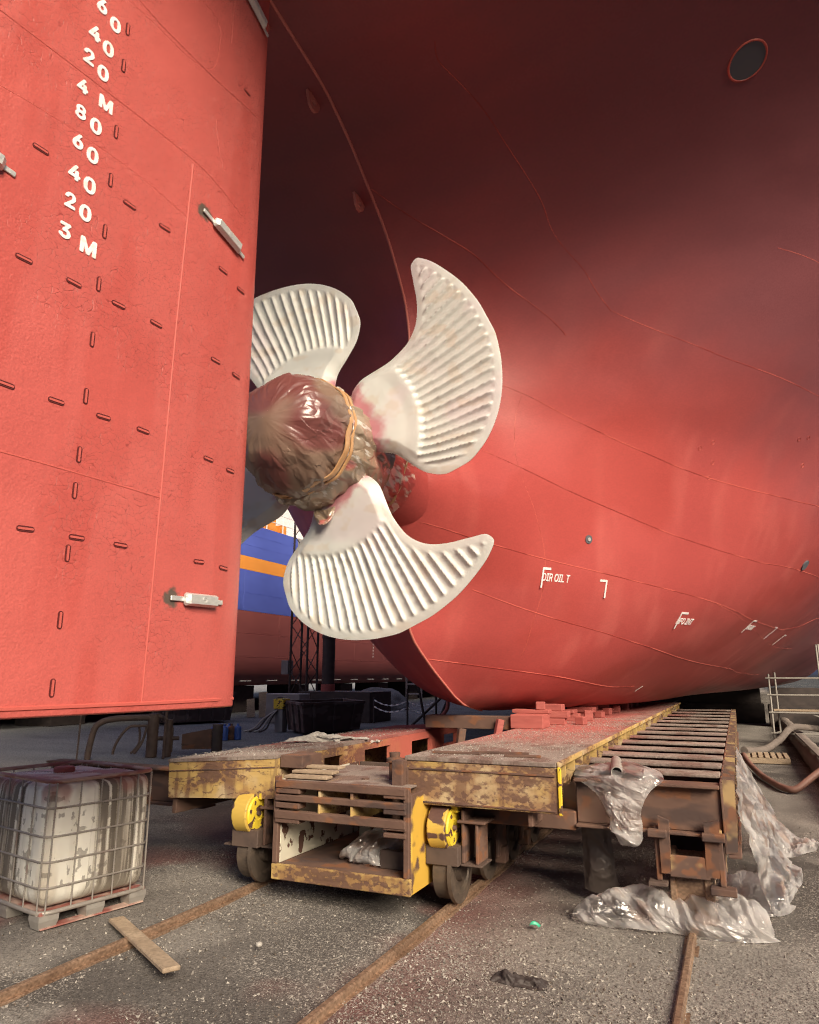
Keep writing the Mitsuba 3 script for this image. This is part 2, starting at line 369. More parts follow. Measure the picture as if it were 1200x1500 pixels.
# ------------------------------------------------------------------ propeller
PY0, PZ0 = 5.45, 3.921
def bronze_col(p):
    r = dr.sqrt(dr.square(p.x - XC) + dr.square(p.z - PZ0))
    c = mix((.55, .58, .55), (.70, .72, .69), fbm(p.x * 5, p.y * 5, p.z * 5, 3))
    c = mix(c, mi.Color3f(.66, .60, .62), smoothstep(.5, .7, fbm(p.x * 2.2 + 5, p.y * 2.2, p.z * 2.2, 3)) * .6)
    c = mix(c, mi.Color3f(.56, .46, .34), smoothstep(.55, .7, fbm(p.x * 7, p.y * 7 + 3, p.z * 7, 3)) * .35)
    k = smoothstep(.70, .54, r + (fbm(p.x * 9, p.y * 9, p.z * 9, 3) - .5) * .30)
    return mix(c, mi.Color3f(.46, .05, .10), k * .7)
scene['m_bronze'] = P(lambda p, n, uv: bronze_col(p), lambda p, n, uv: .44 + .2 * fbm(p.x * 9, p.y * 9, p.z * 9, 2), .15,
                      bump=lambda p, n, uv: fbm(p.x * 70, p.y * 70, p.z * 70, 2) * .0016)
scene['m_bronze_step'] = P(lambda p, n, uv: mix((.60, .48, .34), (.74, .68, .56), fbm(p.x * 12, p.y * 12, p.z * 12, 3)), .5, .2)
scene['m_pink_paint'] = P(lambda p, n, uv: mix((.45, .03, .08), (.62, .12, .16), fbm(p.x * 25, p.y * 25, p.z * 25, 3)), .5)
OUT = np.array([(.50, 30), (.62, 33.5), (.76, 30.5), (.96, 23.4), (1.185, 20.9), (1.40, 22.9), (1.575, 27.6), (1.735, 32.8), (1.85, 35.6), (1.92, 35.2), (1.945, 32.5), (1.945, 26), (1.93, 17), (1.905, 9.8), (1.88, 3), (1.84, -3.6), (1.79, -10.4),
                (1.73, -17.3), (1.65, -24.3), (1.55, -30.8), (1.44, -36), (1.30, -40.2), (1.10, -42), (.89, -38.5), (.74, -34), (.60, -33), (.50, -33)])
_xy = np.stack([OUT[:, 0] * np.cos(np.radians(OUT[:, 1])), OUT[:, 0] * np.sin(np.radians(OUT[:, 1]))], 1)
_d = np.r_[0, np.cumsum(np.hypot(*np.diff(_xy, axis=0).T))]
_s = np.linspace(0, _d[-1], 340)
OUTXY = np.stack([PchipInterpolator(_d, _xy[:, k])(_s) for k in (0, 1)], 1)
def smst(a, b, x):
    t = np.clip((x - a) / (b - a), 0, 1); return t * t * (3 - 2 * t)
def blade_mesh(phi, seed):
    poly = Polygon(OUTXY).buffer(0)
    h = .0135
    xs, ys = np.meshgrid(np.arange(-.1, 2.0, h), np.arange(-1.5, 1.5, h * .87), indexing='ij')
    xs = xs + (np.arange(xs.shape[1]) % 2)[None] * h / 2
    pt = np.stack([xs.ravel(), ys.ravel()], 1)
    ins = shapely.contains_xy(poly.buffer(-h * .5), pt[:, 0], pt[:, 1])
    pt = np.vstack([OUTXY[:-1], pt[ins]])
    tri = Delaunay(pt).simplices
    cen = pt[tri].mean(1)
    tri = tri[shapely.contains_xy(poly, cen[:, 0], cen[:, 1])]
    a, b, c = pt[tri[:, 0]], pt[tri[:, 1]], pt[tri[:, 2]]
    flip = np.cross(b - a, c - a) < 0
    tri[flip] = tri[flip][:, ::-1]
    nb = len(OUTXY) - 1
    ed = shapely.distance(shapely.points(pt), LineString(OUTXY)); ed[:nb] = 0
    R, th = np.hypot(pt[:, 0], pt[:, 1]), np.arctan2(pt[:, 1], pt[:, 0])
    # thickness tapering to the edges
    root = 1 - smst(.55, 1.2, R)
    half_t = (.016 + .075 * root) * np.clip(ed / .10, 0, 1) ** .7 + .0035
    # corrugations: a fan of sharp crests with hollow valleys between
    vx, vy = pt[:, 0] + 1.1, pt[:, 1]
    fan = np.degrees(np.arctan2(vy, vx)) + .5 * (meshkit.noise(np.stack([vx * 2.3, vy * 2.3, vx * 0 + seed], 1)) - .5)
    w = fan / 2.0 + .3 * seed
    fr = np.abs((w - np.floor(w)) - .5) * 2                      # 1 at the crest, 0 in the valley
    ridge = fr ** 2.8
    inner = 1.02 + .10 * np.cos((th + .1) * 1.6) - .10
    R2 = pt[:, 0] * .88 + R * .12 + .05 * np.cos(pt[:, 1] * 2)
    mask = smst(.055, .095, ed) * smst(inner - .03, inner + .03, R)
    amp = .8 + .5 * meshkit.noise(np.stack([np.floor(w), vx * 3, vx * 0 + seed], 1))
    f = half_t + mask * (-.010 + .030 * ridge * amp) + smst(inner - .16, inner - .03, R) * (1 - smst(inner - .03, inner + .03, R)) * .014 * smst(.05, .12, ed)
    f += .004 * (meshkit.fbm(np.c_[pt * 9, np.full(len(pt), seed * 3.0)], 3) - .5)
    y_mid = -.05 * th - .064 * (R - .5) + .03 * smst(.3, 1.5, R) * np.cos(th * 2)
    def place(off):
        x = R * np.cos(th + phi); z = R * np.sin(th + phi)
        return np.stack([XC + x, PY0 + y_mid + off, PZ0 + z], 1)
    front, back = place(-f), place(half_t)
    n = len(pt)
    tb = tri[:, ::-1] + n
    i = np.arange(nb); j = (i + 1) % nb
    side = np.vstack([np.stack([i, i + n, j], 1), np.stack([j, i + n, j + n], 1)])
    m = trimesh.Trimesh(np.vstack([front, back]), np.vstack([tri, tb, side]), process=False)
    if m.volume < 0: m.invert()
    return m
PROP = SHIP + '__propeller'
obj('propeller', lathe([(0, -.80), (.20, -.79), (.34, -.70), (.42, -.50), (.45, -.25), (.47, 0), (.47, .35), (.40, .5), (.38, 1.15), (0, 1.16)], [XC, PY0, PZ0], 'y', 40), 'm_bronze', SHIP, smooth=40)
for k in range(4):
    obj('blade', blade_mesh(.418 - k * math.pi / 2, k + 1), 'm_bronze', PROP, smooth=35)

# sterntube boss
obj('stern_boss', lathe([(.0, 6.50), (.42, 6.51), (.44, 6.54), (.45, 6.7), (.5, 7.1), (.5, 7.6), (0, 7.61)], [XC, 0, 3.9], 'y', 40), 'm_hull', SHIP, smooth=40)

# ------------------------------------------------------------------ hull details
HULL_SEAMS = {
    'A': [(6.84, 3.529), (8.61, 3.312), (10.37, 3.091), (12.14, 2.903), (13.9, 2.781), (15.67, 2.762), (17.43, 2.88), (19.2, 3.169), (24, 3.169)],
    'B': [(8.05, 2.878), (9.52, 2.526), (10.99, 2.295), (12.46, 2.156), (13.92, 2.081), (15.39, 2.04), (16.86, 2.005), (18.33, 1.946), (22, 1.902)],
    'C': [(7.92, 2.075), (8.54, 2.025), (9.16, 1.956), (9.78, 1.878), (10.39, 1.804), (11.01, 1.745), (11.63, 1.713), (12.25, 1.719)],
    'D': [(7.81, 4.497), (8.54, 4.275), (9.28, 4.066), (10.01, 3.88), (10.75, 3.73), (11.48, 3.625), (12.22, 3.578), (12.95, 3.6), (22, 3.6)],
    'E': [(8.16, 5.439), (8.83, 5.086), (9.51, 4.834), (10.18, 4.666), (10.86, 4.566), (11.53, 4.519), (12.21, 4.51), (12.88, 4.523), (22, 4.523)],
    'F': [(6.3, 7.245), (6.7, 7.088), (7.06, 6.964), (7.56, 6.785), (8.02, 6.47), (8.41, 6.076)],
    'G': [(5.27, 7.775), (6.01, 7.647), (6.82, 7.439), (7.45, 7.211), (8.1, 6.817), (8.41, 6.491), (8.56, 6.357)],
    'G2': [(8.57, 6.358), (8.84, 6.242), (9.22, 6.108), (9.84, 5.947), (10.6, 5.886), (11.33, 5.839), (13, 5.789000000000001)],
    'I': [(9.24, 7.128), (9.3, 7.121), (9.37, 7.114), (9.43, 7.106), (9.5, 7.098), (9.56, 7.088), (9.63, 7.078), (9.69, 7.067), (11.5, 6.967)],
    'V1': [(8.31, 5.316), (8.27, 4.953), (8.2, 4.488), (8.25, 4.234), (8.48, 3.804), (8.67, 3.45), (8.86, 2.88), (8.95, 2.552), (9.12, 2.137)],
    'K': [(11.74, 2.929), (13.01, 2.782), (14.29, 2.665), (15.56, 2.578), (16.83, 2.522), (18.1, 2.496), (19.38, 2.501), (20.65, 2.536)],
}
scene['m_hull_seam'] = P(lambda p, n, uv: mix((.34, .05, .04), (.58, .13, .10), smoothstep(.35, .6, fbm(p.x * 3, p.y * 3, p.z * 3, 2))), .4)
for k, L in HULL_SEAMS.items():
    q = catmull(L, 10)
    obj('plate_seam', tube(hull_pt(q[:, 0], q[:, 1], -.002), (.0035 if k in 'HI' else .0045) if k in 'GG2HIKLV1' else .007, 6), 'm_hull_seam', SHIP, smooth=60)
scene['m_stem'] = P((.62, .20, .16), .4)
# the bar along the stem
zz = np.r_[np.linspace(1.41, 7.7, 60), np.linspace(7.72, 7.88, 14)]
obj('stem_bar', tube(np.stack([np.full(len(zz), XC), stem_f(zz) - .004, zz], 1), .016, 8), 'm_stem', SHIP, smooth=60)
def hull_frame(Y, z, side=1):
    p = hull_pt([Y], [z], 0, side)[0]; a = hull_pt([Y + .05], [z], 0, side)[0] - p; b = hull_pt([Y], [z + .05], 0, side)[0] - p
    a /= np.linalg.norm(a); n = np.cross(a, b); n /= np.linalg.norm(n)
    if n[0] * side < 0: n = -n
    y = np.cross(n, a)
    if y[2] < 0: y = -y
    M = np.eye(4); M[:3, 0], M[:3, 1], M[:3, 2], M[:3, 3] = a, np.cross(n, a), n, p
    return M
def flat_on_hull(polys, Y, z, h=.006):
    m = cat_([trimesh.creation.extrude_polygon(q, h, engine='earcut') for q in polys]); m.apply_transform(hull_frame(Y, z)); return m
def rect(x0, x1, y0, y1): return Polygon([(x0, y0), (x1, y0), (x1, y1), (x0, y1)])
def hull_text(txt, h, Y, z):
    m = meshkit.text_mesh(txt, h, depth=.006, bold=True); m.apply_scale([.72, 1, 1]); m.apply_transform(hull_frame(Y, z)); return m
obj('tank_mark', cat_(flat_on_hull([rect(-.01, .012, -.26, 0), rect(.012, .12, -.03, 0)], 8.74, 3.20), hull_text('DIR OIL T', .095, 8.77, 3.04)), 'm_white_paint', SHIP)
obj('tank_mark', flat_on_hull([rect(-.012, .012, -.24, 0), rect(-.12, -.012, -.028, 0)], 9.62, 3.11), 'm_white_paint', SHIP)
obj('tank_mark', cat_(flat_on_hull([rect(-.01, .012, -.28, 0), rect(.012, .16, -.03, 0)], 11.12, 2.78), hull_text('HFO INT', .10, 11.16, 2.62)), 'm_white_paint', SHIP)
obj('tank_mark', cat_(flat_on_hull([rect(-.01, .012, -.30, 0), rect(.012, .18, -.03, 0)], 13.6, 2.80), hull_text('HFO INT', .10, 13.65, 2.66)), 'm_white_paint', SHIP)
obj('tank_mark', flat_on_hull([rect(-.012, .012, -.34, 0), rect(-.2, -.012, -.028, 0)], 15.6, 2.78), 'm_white_paint', SHIP)
obj('tank_mark', flat_on_hull([rect(-.012, .012, -.34, 0), rect(.012, .22, -.028, 0)], 17.3, 2.72), 'm_white_paint', SHIP)
obj('tank_mark', flat_on_hull([rect(-.008, .012, -.13, .03)], 12.6, 1.70), 'm_white_paint', SHIP)
# round side opening (flat disc, shade of the hole in its colour), plug, small marks
def ring_on(Y, z, r, tube_r, n=36):
    a = np.linspace(0, 2 * np.pi, n, endpoint=False)
    m = tube(np.stack([r * np.cos(a), r * np.sin(a), 0 * a + .002], 1), tube_r, 8, closed=True); m.apply_transform(hull_frame(Y, z)); return m
def disc_on(Y, z, r, h):
    m = trimesh.creation.cylinder(r, h, sections=36); m.apply_translation([0, 0, h / 2 - .002]); m.apply_transform(hull_frame(Y, z)); return m
op = SHIP + '__side_opening'
obj('side_opening', disc_on(7.14, 8.14, .2, .008), 'm_dark_opening', SHIP); obj('rim', ring_on(7.14, 8.14, .2, .012), 'm_hull_seam', op, smooth=True)
obj('drain_plug', cat_(disc_on(9.25, 3.60, .055, .012)), 'm_dark_opening', SHIP); obj('plug_centre', disc_on(9.25, 3.60, .024, .022), 'm_zinc', SHIP + '__drain_plug')
obj('drain_plug', cat_(disc_on(13.59, 3.69, .09, .02)), 'm_dark_opening', SHIP)
for Y, z in ((10.4, 5.05), (10.28, 4.95), (10.55, 4.8), (10.6, 4.6), (11.6, 5.3), (11.75, 5.35), (12, 5.0)):
    obj('weld_scar', ring_on(Y, z, .03, .004, 12), 'm_hull_seam', SHIP)
# lifting eyes on the port side of the counter
for Y, z in ((5.34, 7.72), (6.36, 7.22), (4.44, 7.845)):
    g = Polygon([(-.12, 0), (.12, 0), (.075, -.13), (.03, -.17), (-.03, -.17), (-.075, -.13)]).difference(Point(0, -.085).buffer(.035))
    m = trimesh.creation.extrude_polygon(g, .03, engine='earcut'); m.apply_transform(trimesh.transformations.rotation_matrix(np.pi / 2, [1, 0, 0]))  # now upright in xz
    m.apply_transform(trimesh.transformations.rotation_matrix(np.pi / 2 * .96, [0, 0, 1])); m.apply_translation([XC - .18, Y, z + .01])
    obj('lifting_eye', m, 'm_stem', SHIP)

# ------------------------------------------------------------------ plastic covers on the propeller hub
def ridged(p, f, seed, octaves=3):
    o = 0
    for k in range(octaves):
        n = meshkit.noise(p * f * 2 ** k + 13.7 * k, seed + k); o = o + (1 - np.abs(2 * n - 1)) * .5 ** k
    return o / 1.75
def cover_mesh(prof, nY, nA, seed, amp, stretch=(1, 1), bulge=None):
    """crumpled sheet around the shaft: prof = (Y, r)"""
    prof = np.asarray(prof, float)
    d = np.r_[0, np.cumsum(np.hypot(*np.diff(prof, axis=0).T))]; s = np.linspace(0, d[-1], nY)
    Y = PchipInterpolator(d, prof[:, 0])(s); r = PchipInterpolator(d, prof[:, 1])(s)
    a = np.linspace(0, 2 * np.pi, nA, endpoint=False)
    A, S = np.meshgrid(a, s); R = np.repeat(r[:, None], nA, 1); YY = np.repeat(Y[:, None], nA, 1)
    q = np.stack([R * np.cos(A) * 2 * stretch[0], R * np.sin(A) * 2 * stretch[0], YY * 2 * stretch[1]], -1)
    from scipy.interpolate import LinearNDInterpolator
    rg = np.random.default_rng(seed)
    w = meshkit.fbm(q * 1.3 + 5, 3, seed) - .5
    f = 0
    for size, am, el in ((.22, 1.0, 1.0), (.13, .75, .45), (.065, .45, .40), (.035, .20, .6)):
        # flat facets and straight creases of tightly wrapped sheet, drawn out along the shaft (el < 1)
        nn = int(np.clip(3.2 * d[-1] * el / size ** 2, 20, 5000)); pa, ps = rg.uniform(0, 2 * np.pi, nn), rg.uniform(-.15 * d[-1], 1.15 * d[-1], nn); hv = rg.uniform(-1, 1, nn)
        pa = np.r_[pa - 2 * np.pi, pa, pa + 2 * np.pi]; pts_ = np.stack([pa * .5 + .10 * np.tile(ps, 3), np.tile(ps, 3) * el], 1)
        f = f + am * np.nan_to_num(LinearNDInterpolator(pts_, np.tile(hv, 3))(np.stack([(A + .3 * w) * .5 + .10 * S, S * el], -1)))
    R = R + amp * (.42 * f + .6 * w) * np.clip((R - .03) / .25, .0, 1) + (bulge(A, S / d[-1]) if bulge else 0)
    R = np.maximum(R, .001)
    g = np.stack([XC + R * np.cos(A), YY + amp * .5 * (meshkit.fbm(q * 3, 2, seed + 9) - .5), PZ0 + R * np.sin(A)], -1)
    g = np.concatenate([g, g[:, :1]], 1)
    m = grid_mesh(g); m.merge_vertices(); m.fix_normals(); return m
def film_brown(p, n, uv):
    f = fbm(p.x * 3, p.y * 3, p.z * 3, 3)
    c = mix((.12, .075, .06), (.27, .185, .135), f)
    red = smoothstep(.55, .75, fbm(p.x * 2.1 + 3, p.y * 2.1, p.z * 2.1 + 1, 2) + (4.86 - p.y) * .75 + (p.z - 3.9) * .15)
    return mix(c, mi.Color3f(.15, .035, .038), red * .8)
scene['m_film_brown'] = P(film_brown, lambda p, n, uv: .22 + .2 * fbm(p.x * 8, p.y * 8, p.z * 8, 2), specular=.7, clearcoat=.5, clearcoat_gloss=.85)
scene['m_film_grey'] = P(lambda p, n, uv: mix(mix(mix((.17, .12, .085), (.36, .28, .20), fbm(p.x * 7, p.y * 4, p.z * 7, 3)), (.52, .50, .46), smoothstep(.56, .70, fbm(p.x * 22, p.y * 7, p.z * 22, 3)) * .8), (.42, .06, .06), smoothstep(.62, .7, fbm(p.x * 5 + 8, p.y * 2, p.z * 5, 3)) * .7), .2, specular=.8, clearcoat=.6, clearcoat_gloss=.9)
scene['m_film_red'] = P(lambda p, n, uv: mix((.42, .07, .06), (.62, .50, .42), smoothstep(.42, .62, fbm(p.x * 16 + p.y * 5, p.y * 3, p.z * 16, 3))), .22, specular=.7, clearcoat=.5, clearcoat_gloss=.9)
scene['m_tape'] = P(lambda p, n, uv: mix((.42, .22, .10), (.52, .32, .16), fbm(p.x * 20, p.y * 20, p.z * 20, 2)), .3, specular=.6)
COV = thing('plastic_cover', 'crinkled brown plastic sheeting taped around the propeller hub', 'plastic sheet')
obj('cap_cover', cover_mesh([(4.515, .0), (4.53, .14), (4.565, .27), (4.64, .38), (4.78, .465), (4.94, .51), (5.08, .515), (5.14, .49)], 230, 460, 3, .072, (.85, .6)), 'm_film_brown', COV, smooth=14)
obj('hub_cover', cover_mesh([(5.04, .46), (5.07, .51), (5.2, .53), (5.5, .545), (5.75, .53), (5.9, .50), (5.95, .44)], 150, 460, 11, .095, (1.5, .55), lambda A, u: .05 * np.exp(-((A - 4.4) / .5) ** 2)), 'm_film_grey', COV, smooth=14)
obj('shaft_cover', cover_mesh([(5.88, .40), (5.92, .47), (6.1, .455), (6.4, .445), (6.5, .45), (6.53, .40)], 120, 380, 21, .06, (1.8, .4)), 'm_film_red', COV, smooth=14)
for y, r, tr in ((5.00, .53, .034), (5.07, .535, .020), (5.93, .475, .018), (6.25, .47, .016)):
    a = np.linspace(0, 2 * np.pi, 70, endpoint=False)
    rr = r + .012 * np.sin(a * 5 + y) + .008 * np.sin(a * 13)
    t = tube(np.stack([XC + rr * np.cos(a), y + .02 * np.sin(a * 2 + 1) + .01 * np.sin(7 * a), PZ0 + rr * np.sin(a)], 1), 1.0, 8, closed=True)
    c = np.repeat(np.stack([XC + rr * np.cos(a), y + .02 * np.sin(a * 2 + 1) + .01 * np.sin(7 * a), PZ0 + rr * np.sin(a)], 1), 8, 0)
    v = np.array(t.vertices) - c; rad = np.stack([np.cos(a), 0 * a, np.sin(a)], 1).repeat(8, 0)
    dr_ = (v * rad).sum(1, keepdims=True); v2 = rad * dr_ * .012 + np.array([0, 1, 0]) * v[:, 1:2] * tr
    obj('tape', trimesh.Trimesh(c + v2, t.faces, process=False), 'm_tape', COV, smooth=50)
def fold(ctrl, nu, nv, amp, freq, seed, lift=None):
    """crumpled sheet from a coarse grid of control points"""
    c = np.asarray(ctrl, float); n, m = c.shape[:2]
    u0, v0 = np.linspace(0, 1, n), np.linspace(0, 1, m); u, v = np.linspace(0, 1, nu), np.linspace(0, 1, nv)
    g = PchipInterpolator(u0, c, axis=0)(u); g = PchipInterpolator(v0, g, axis=1)(v)
    U, V = np.meshgrid(u, v, indexing='ij')
    a = np.gradient(g, axis=0); b = np.gradient(g, axis=1); nrm = np.cross(a, b); nrm /= np.linalg.norm(nrm, axis=-1, keepdims=True) + 1e-9
    r = np.random.default_rng(seed)
    from scipy.interpolate import LinearNDInterpolator
    Lu = np.linalg.norm(np.diff(g, axis=0), axis=-1).sum(0).mean(); Lv = np.linalg.norm(np.diff(g, axis=1), axis=-1).sum(1).mean()
    facet = 0
    for size, am in ((.8 / freq, .9), (.42 / freq, .7), (.20 / freq, .30), (.10 / freq, .10)):
        nn = int(np.clip(Lu * Lv / size ** 2, 12, 4000)); pu, pv = r.uniform(-.1, 1.1, nn), r.uniform(-.1, 1.1, nn)
        pu = np.r_[pu, -.3, -.3, 1.3, 1.3]; pv = np.r_[pv, -.3, 1.3, -.3, 1.3]; sh = .35 * math.sin(seed)
        st = (.4, 1.0, .5, 1)[int(size * freq * 10) % 4]
        facet = facet + am * LinearNDInterpolator(np.stack([(pu + sh * pv) * Lu * .75, pv * Lv * st], 1), r.uniform(-1, 1, nn + 4))(np.stack([((U + sh * V) * Lu * .75), V * Lv * st], -1))
    facet = np.nan_to_num(facet)
    # sharp creases: distance to many random slanted planes, like facets of crushed film
    w = np.stack([meshkit.fbm(g * freq * .6 + seed + 7 * k, 2, seed + k) - .5 for k in range(3)], -1)
    q = g + w * (.9 / freq)
    f = 0
    for k, (fr, am) in enumerate(((freq, 1.0), (freq * 1.9, .55), (freq * 3.7, .30))):
        for t in range(3):
            d = r.normal(size=3); d /= np.linalg.norm(d)
            x = q @ d * fr + r.uniform(0, 9) + .8 * meshkit.noise(q * fr * .7 + 3 * t, seed + 20 + t)
            f = f + am * (np.abs((x - np.floor(x)) - .5) * 2 - .5) * np.clip(meshkit.noise(q * fr * .5 + 50 + 5 * t, seed + 30 + t) * 2.4 - .7, 0, 1)
    env = .35 + .65 * np.clip(np.minimum(np.minimum(U, 1 - U), np.minimum(V, 1 - V)) * 8, 0, 1)
    g = g + nrm * (amp * (.14 * f + .66 * facet) * env)[..., None]
    e = np.stack([meshkit.fbm(g * freq * .8 + 31 + 9 * k, 2, seed + 4 + k) for k in range(3)], -1) - .5
    g = g + e * amp * .5
    return grid_mesh(g)
obj('loose_end', fold([[(XC + .02, 5.35, 3.37), (XC + .1, 5.35, 3.32), (XC + .18, 5.38, 3.38)], [(XC + .0, 5.32, 3.28), (XC + .12, 5.30, 3.22), (XC + .2, 5.34, 3.3)], [(XC + .03, 5.33, 3.22), (XC + .11, 5.29, 3.17), (XC + .17, 5.33, 3.24)]], 20, 20, .03, 9, 5), 'm_film_grey', COV, smooth=40)

# ------------------------------------------------------------------ ground
def ground_col(p, n, uv):
    big = fbm(p.x * .35 + 4, p.y * .35, 0, 4)
    c = mix((.080, .073, .068), (.185, .172, .158), smoothstep(.30, .68, big))
    c = mix(c, mi.Color3f(.24, .225, .205), smoothstep(.50, .72, fbm(p.x * 1.3, p.y * 1.3, 3, 3)) * .6)
    red = smoothstep(.46, .62, fbm(p.x * .7 + 9, p.y * .7, 5, 3)) * smoothstep(-1.0, -2.8, p.x) * smoothstep(14, 7, p.y) * smoothstep(-8, -5, p.x)
    c = mix(c, mi.Color3f(.17, .055, .048), red * .65)
    far = smoothstep(9, 14, p.y) * smoothstep(-5.5, -7, p.x)
    c = mix(c, mi.Color3f(.165, .172, .182) * (.75 + .5 * fbm(p.x * .4, p.y * 1.5, 0, 3)), far)
    bounce_cut = dr.maximum(smoothstep(2.6, 3.6, p.x + .8 * (fbm(p.x, p.y, 4, 2) - .5)), smoothstep(2.2, 1.2, p.y))  # unseen ground beside and behind the camera, darkened to cut bounce light
    c = mix(c, mi.Color3f(.045, .050, .056) * (.8 + .4 * fbm(p.x * .5, p.y * .5, 1, 3)), bounce_cut)
    sp = smoothstep(.66, .76, noise(p.x * 110, p.y * 110, 1)) * smoothstep(.42, .6, fbm(p.x * 1.1, p.y * 1.1, 7, 3)) * (1 - far)
    c = mix(c, mi.Color3f(.36, .335, .30), sp * .7)
    return c * (.45 + .65 * noise(p.x * 130, p.y * 130, 2) + .45 * noise(p.x * 60, p.y * 60, 5))
scene['m_ground'] = P(ground_col, .92, bump=lambda p, n, uv: fbm(p.x * 50, p.y * 50, 0, 3) * .020 + fbm(p.x * 6, p.y * 6, 0, 2) * .02, specular=.25)
gx = np.unique(np.r_[np.linspace(-300, -30, 12), np.linspace(-30, -8, 23), np.linspace(-8, 4, 121), np.linspace(4, 20, 12), np.linspace(20, 300, 10)])
gy = np.unique(np.r_[np.linspace(-200, -10, 8), np.linspace(-10, 2, 10), np.linspace(2, 14, 121), np.linspace(14, 40, 27), np.linspace(40, 400, 14)])
GX, GY = np.meshgrid(gx, gy, indexing='ij')
def ground_z(x, y):
    q = np.stack([np.asarray(x, float), np.asarray(y, float), np.zeros(np.shape(x))], -1)
    near = np.clip(1 - np.maximum(np.abs(q[..., 0] + 2) - 5, 0) / 2, 0, 1) * np.clip(1 - np.maximum(np.abs(q[..., 1] - 8) - 5, 0) / 2, 0, 1)
    return near * (.05 * (meshkit.fbm(q * .8, 3, 3) - .5) + .025 * (meshkit.fbm(q * 3.5, 2, 8) - .5)) - .012
gm = grid_mesh(np.stack([GX, GY, ground_z(GX, GY)], -1)); gm.faces = gm.faces
if gm.face_normals[0][2] < 0: gm.invert()
obj('ground', gm, 'm_ground', smooth=True); tag('ground', 'dark grey grit-strewn yard ground with reddish stains', None, None, 'structure')
# grit, shells and flakes
def flakes(pts, sizes, seed):
    r = np.random.default_rng(seed); n = len(pts)
    base = np.array([[1, 0, -.25], [-.5, .8, -.25], [-.5, -.8, -.25], [.1, .1, .35]])
    v = base[None] * (r.uniform(.55, 1.3, (n, 4, 1))) * sizes[:, None, None]
    ax = r.normal(size=(n, 3)) * [.5, .5, 1]; ax += [0, 0, .3]; ax /= np.linalg.norm(ax, axis=1, keepdims=True)
    an = r.uniform(0, 6.28, n)[:, None, None]; a = ax[:, None]
    v = v * np.cos(an) + np.cross(np.broadcast_to(a, v.shape), v) * np.sin(an) + a * (a * v).sum(-1, keepdims=True) * (1 - np.cos(an))
    v = v + pts[:, None]
    f = np.array([[0, 1, 3], [1, 2, 3], [2, 0, 3], [0, 2, 1]])
    return trimesh.Trimesh(v.reshape(-1, 3), (f[None] + 4 * np.arange(n)[:, None, None]).reshape(-1, 3), process=False)
def scatter(n, x0, x1, y0, y1, dens, seed):
    r = np.random.default_rng(seed); p = np.stack([r.uniform(x0, x1, n * 6), r.uniform(y0, y1, n * 6)], 1)
    k = r.uniform(size=len(p)) < dens(p[:, 0], p[:, 1]); return p[k][:n]
def gdens(x, y):
    q = np.stack([x, y, 0 * x], 1); f = meshkit.fbm(q * 1.3, 3, 5)
    d = .12 + .35 * smst(.45, .7, f)
    d = d + 1.6 * np.exp(-(((x + 1.45) / .8) ** 2)) * np.exp(-((y - 4.3) / 1.3) ** 2)
    d = d * np.where((x > -.35), .5, 1) * np.where(y > 6.5, .45, 1)
    d = np.where((x < -2.6) & (x > -3.9) & (y < 4.6), d * .6, d)
    return np.clip(d, 0, 1)
scene['m_grit'] = P(lambda p, n, uv: mix((.16, .145, .13), (.50, .47, .42), cell_rand(p.x * 40, p.y * 40, 0)), .85)
scene['m_grit_dark'] = P(lambda p, n, uv: mix((.04, .035, .03), (.20, .16, .13), cell_rand(p.x * 40, p.y * 40, 4)), .9)
for name, mat, n, sd, lab, lo in (('shell_grit', 'm_grit', 52000, 41, 'pale crushed shells and grit scattered over the ground', .0042), ('dark_gravel', 'm_grit_dark', 22000, 42, 'small dark gravel and dirt crumbs on the ground', .004)):
    p = scatter(n, -5.6, 1.6, 3.0, 11, gdens, sd)
    sz = lo * (.6 + .5 * NP.random(len(p))) + .014 * NP.random(len(p)) ** 9
    obj(name, flakes(np.c_[p, ground_z(p[:, 0], p[:, 1]) + sz * .25], sz, sd), mat); tag(name, lab, 'grit' if mat == 'm_grit' else 'gravel', None, 'stuff')

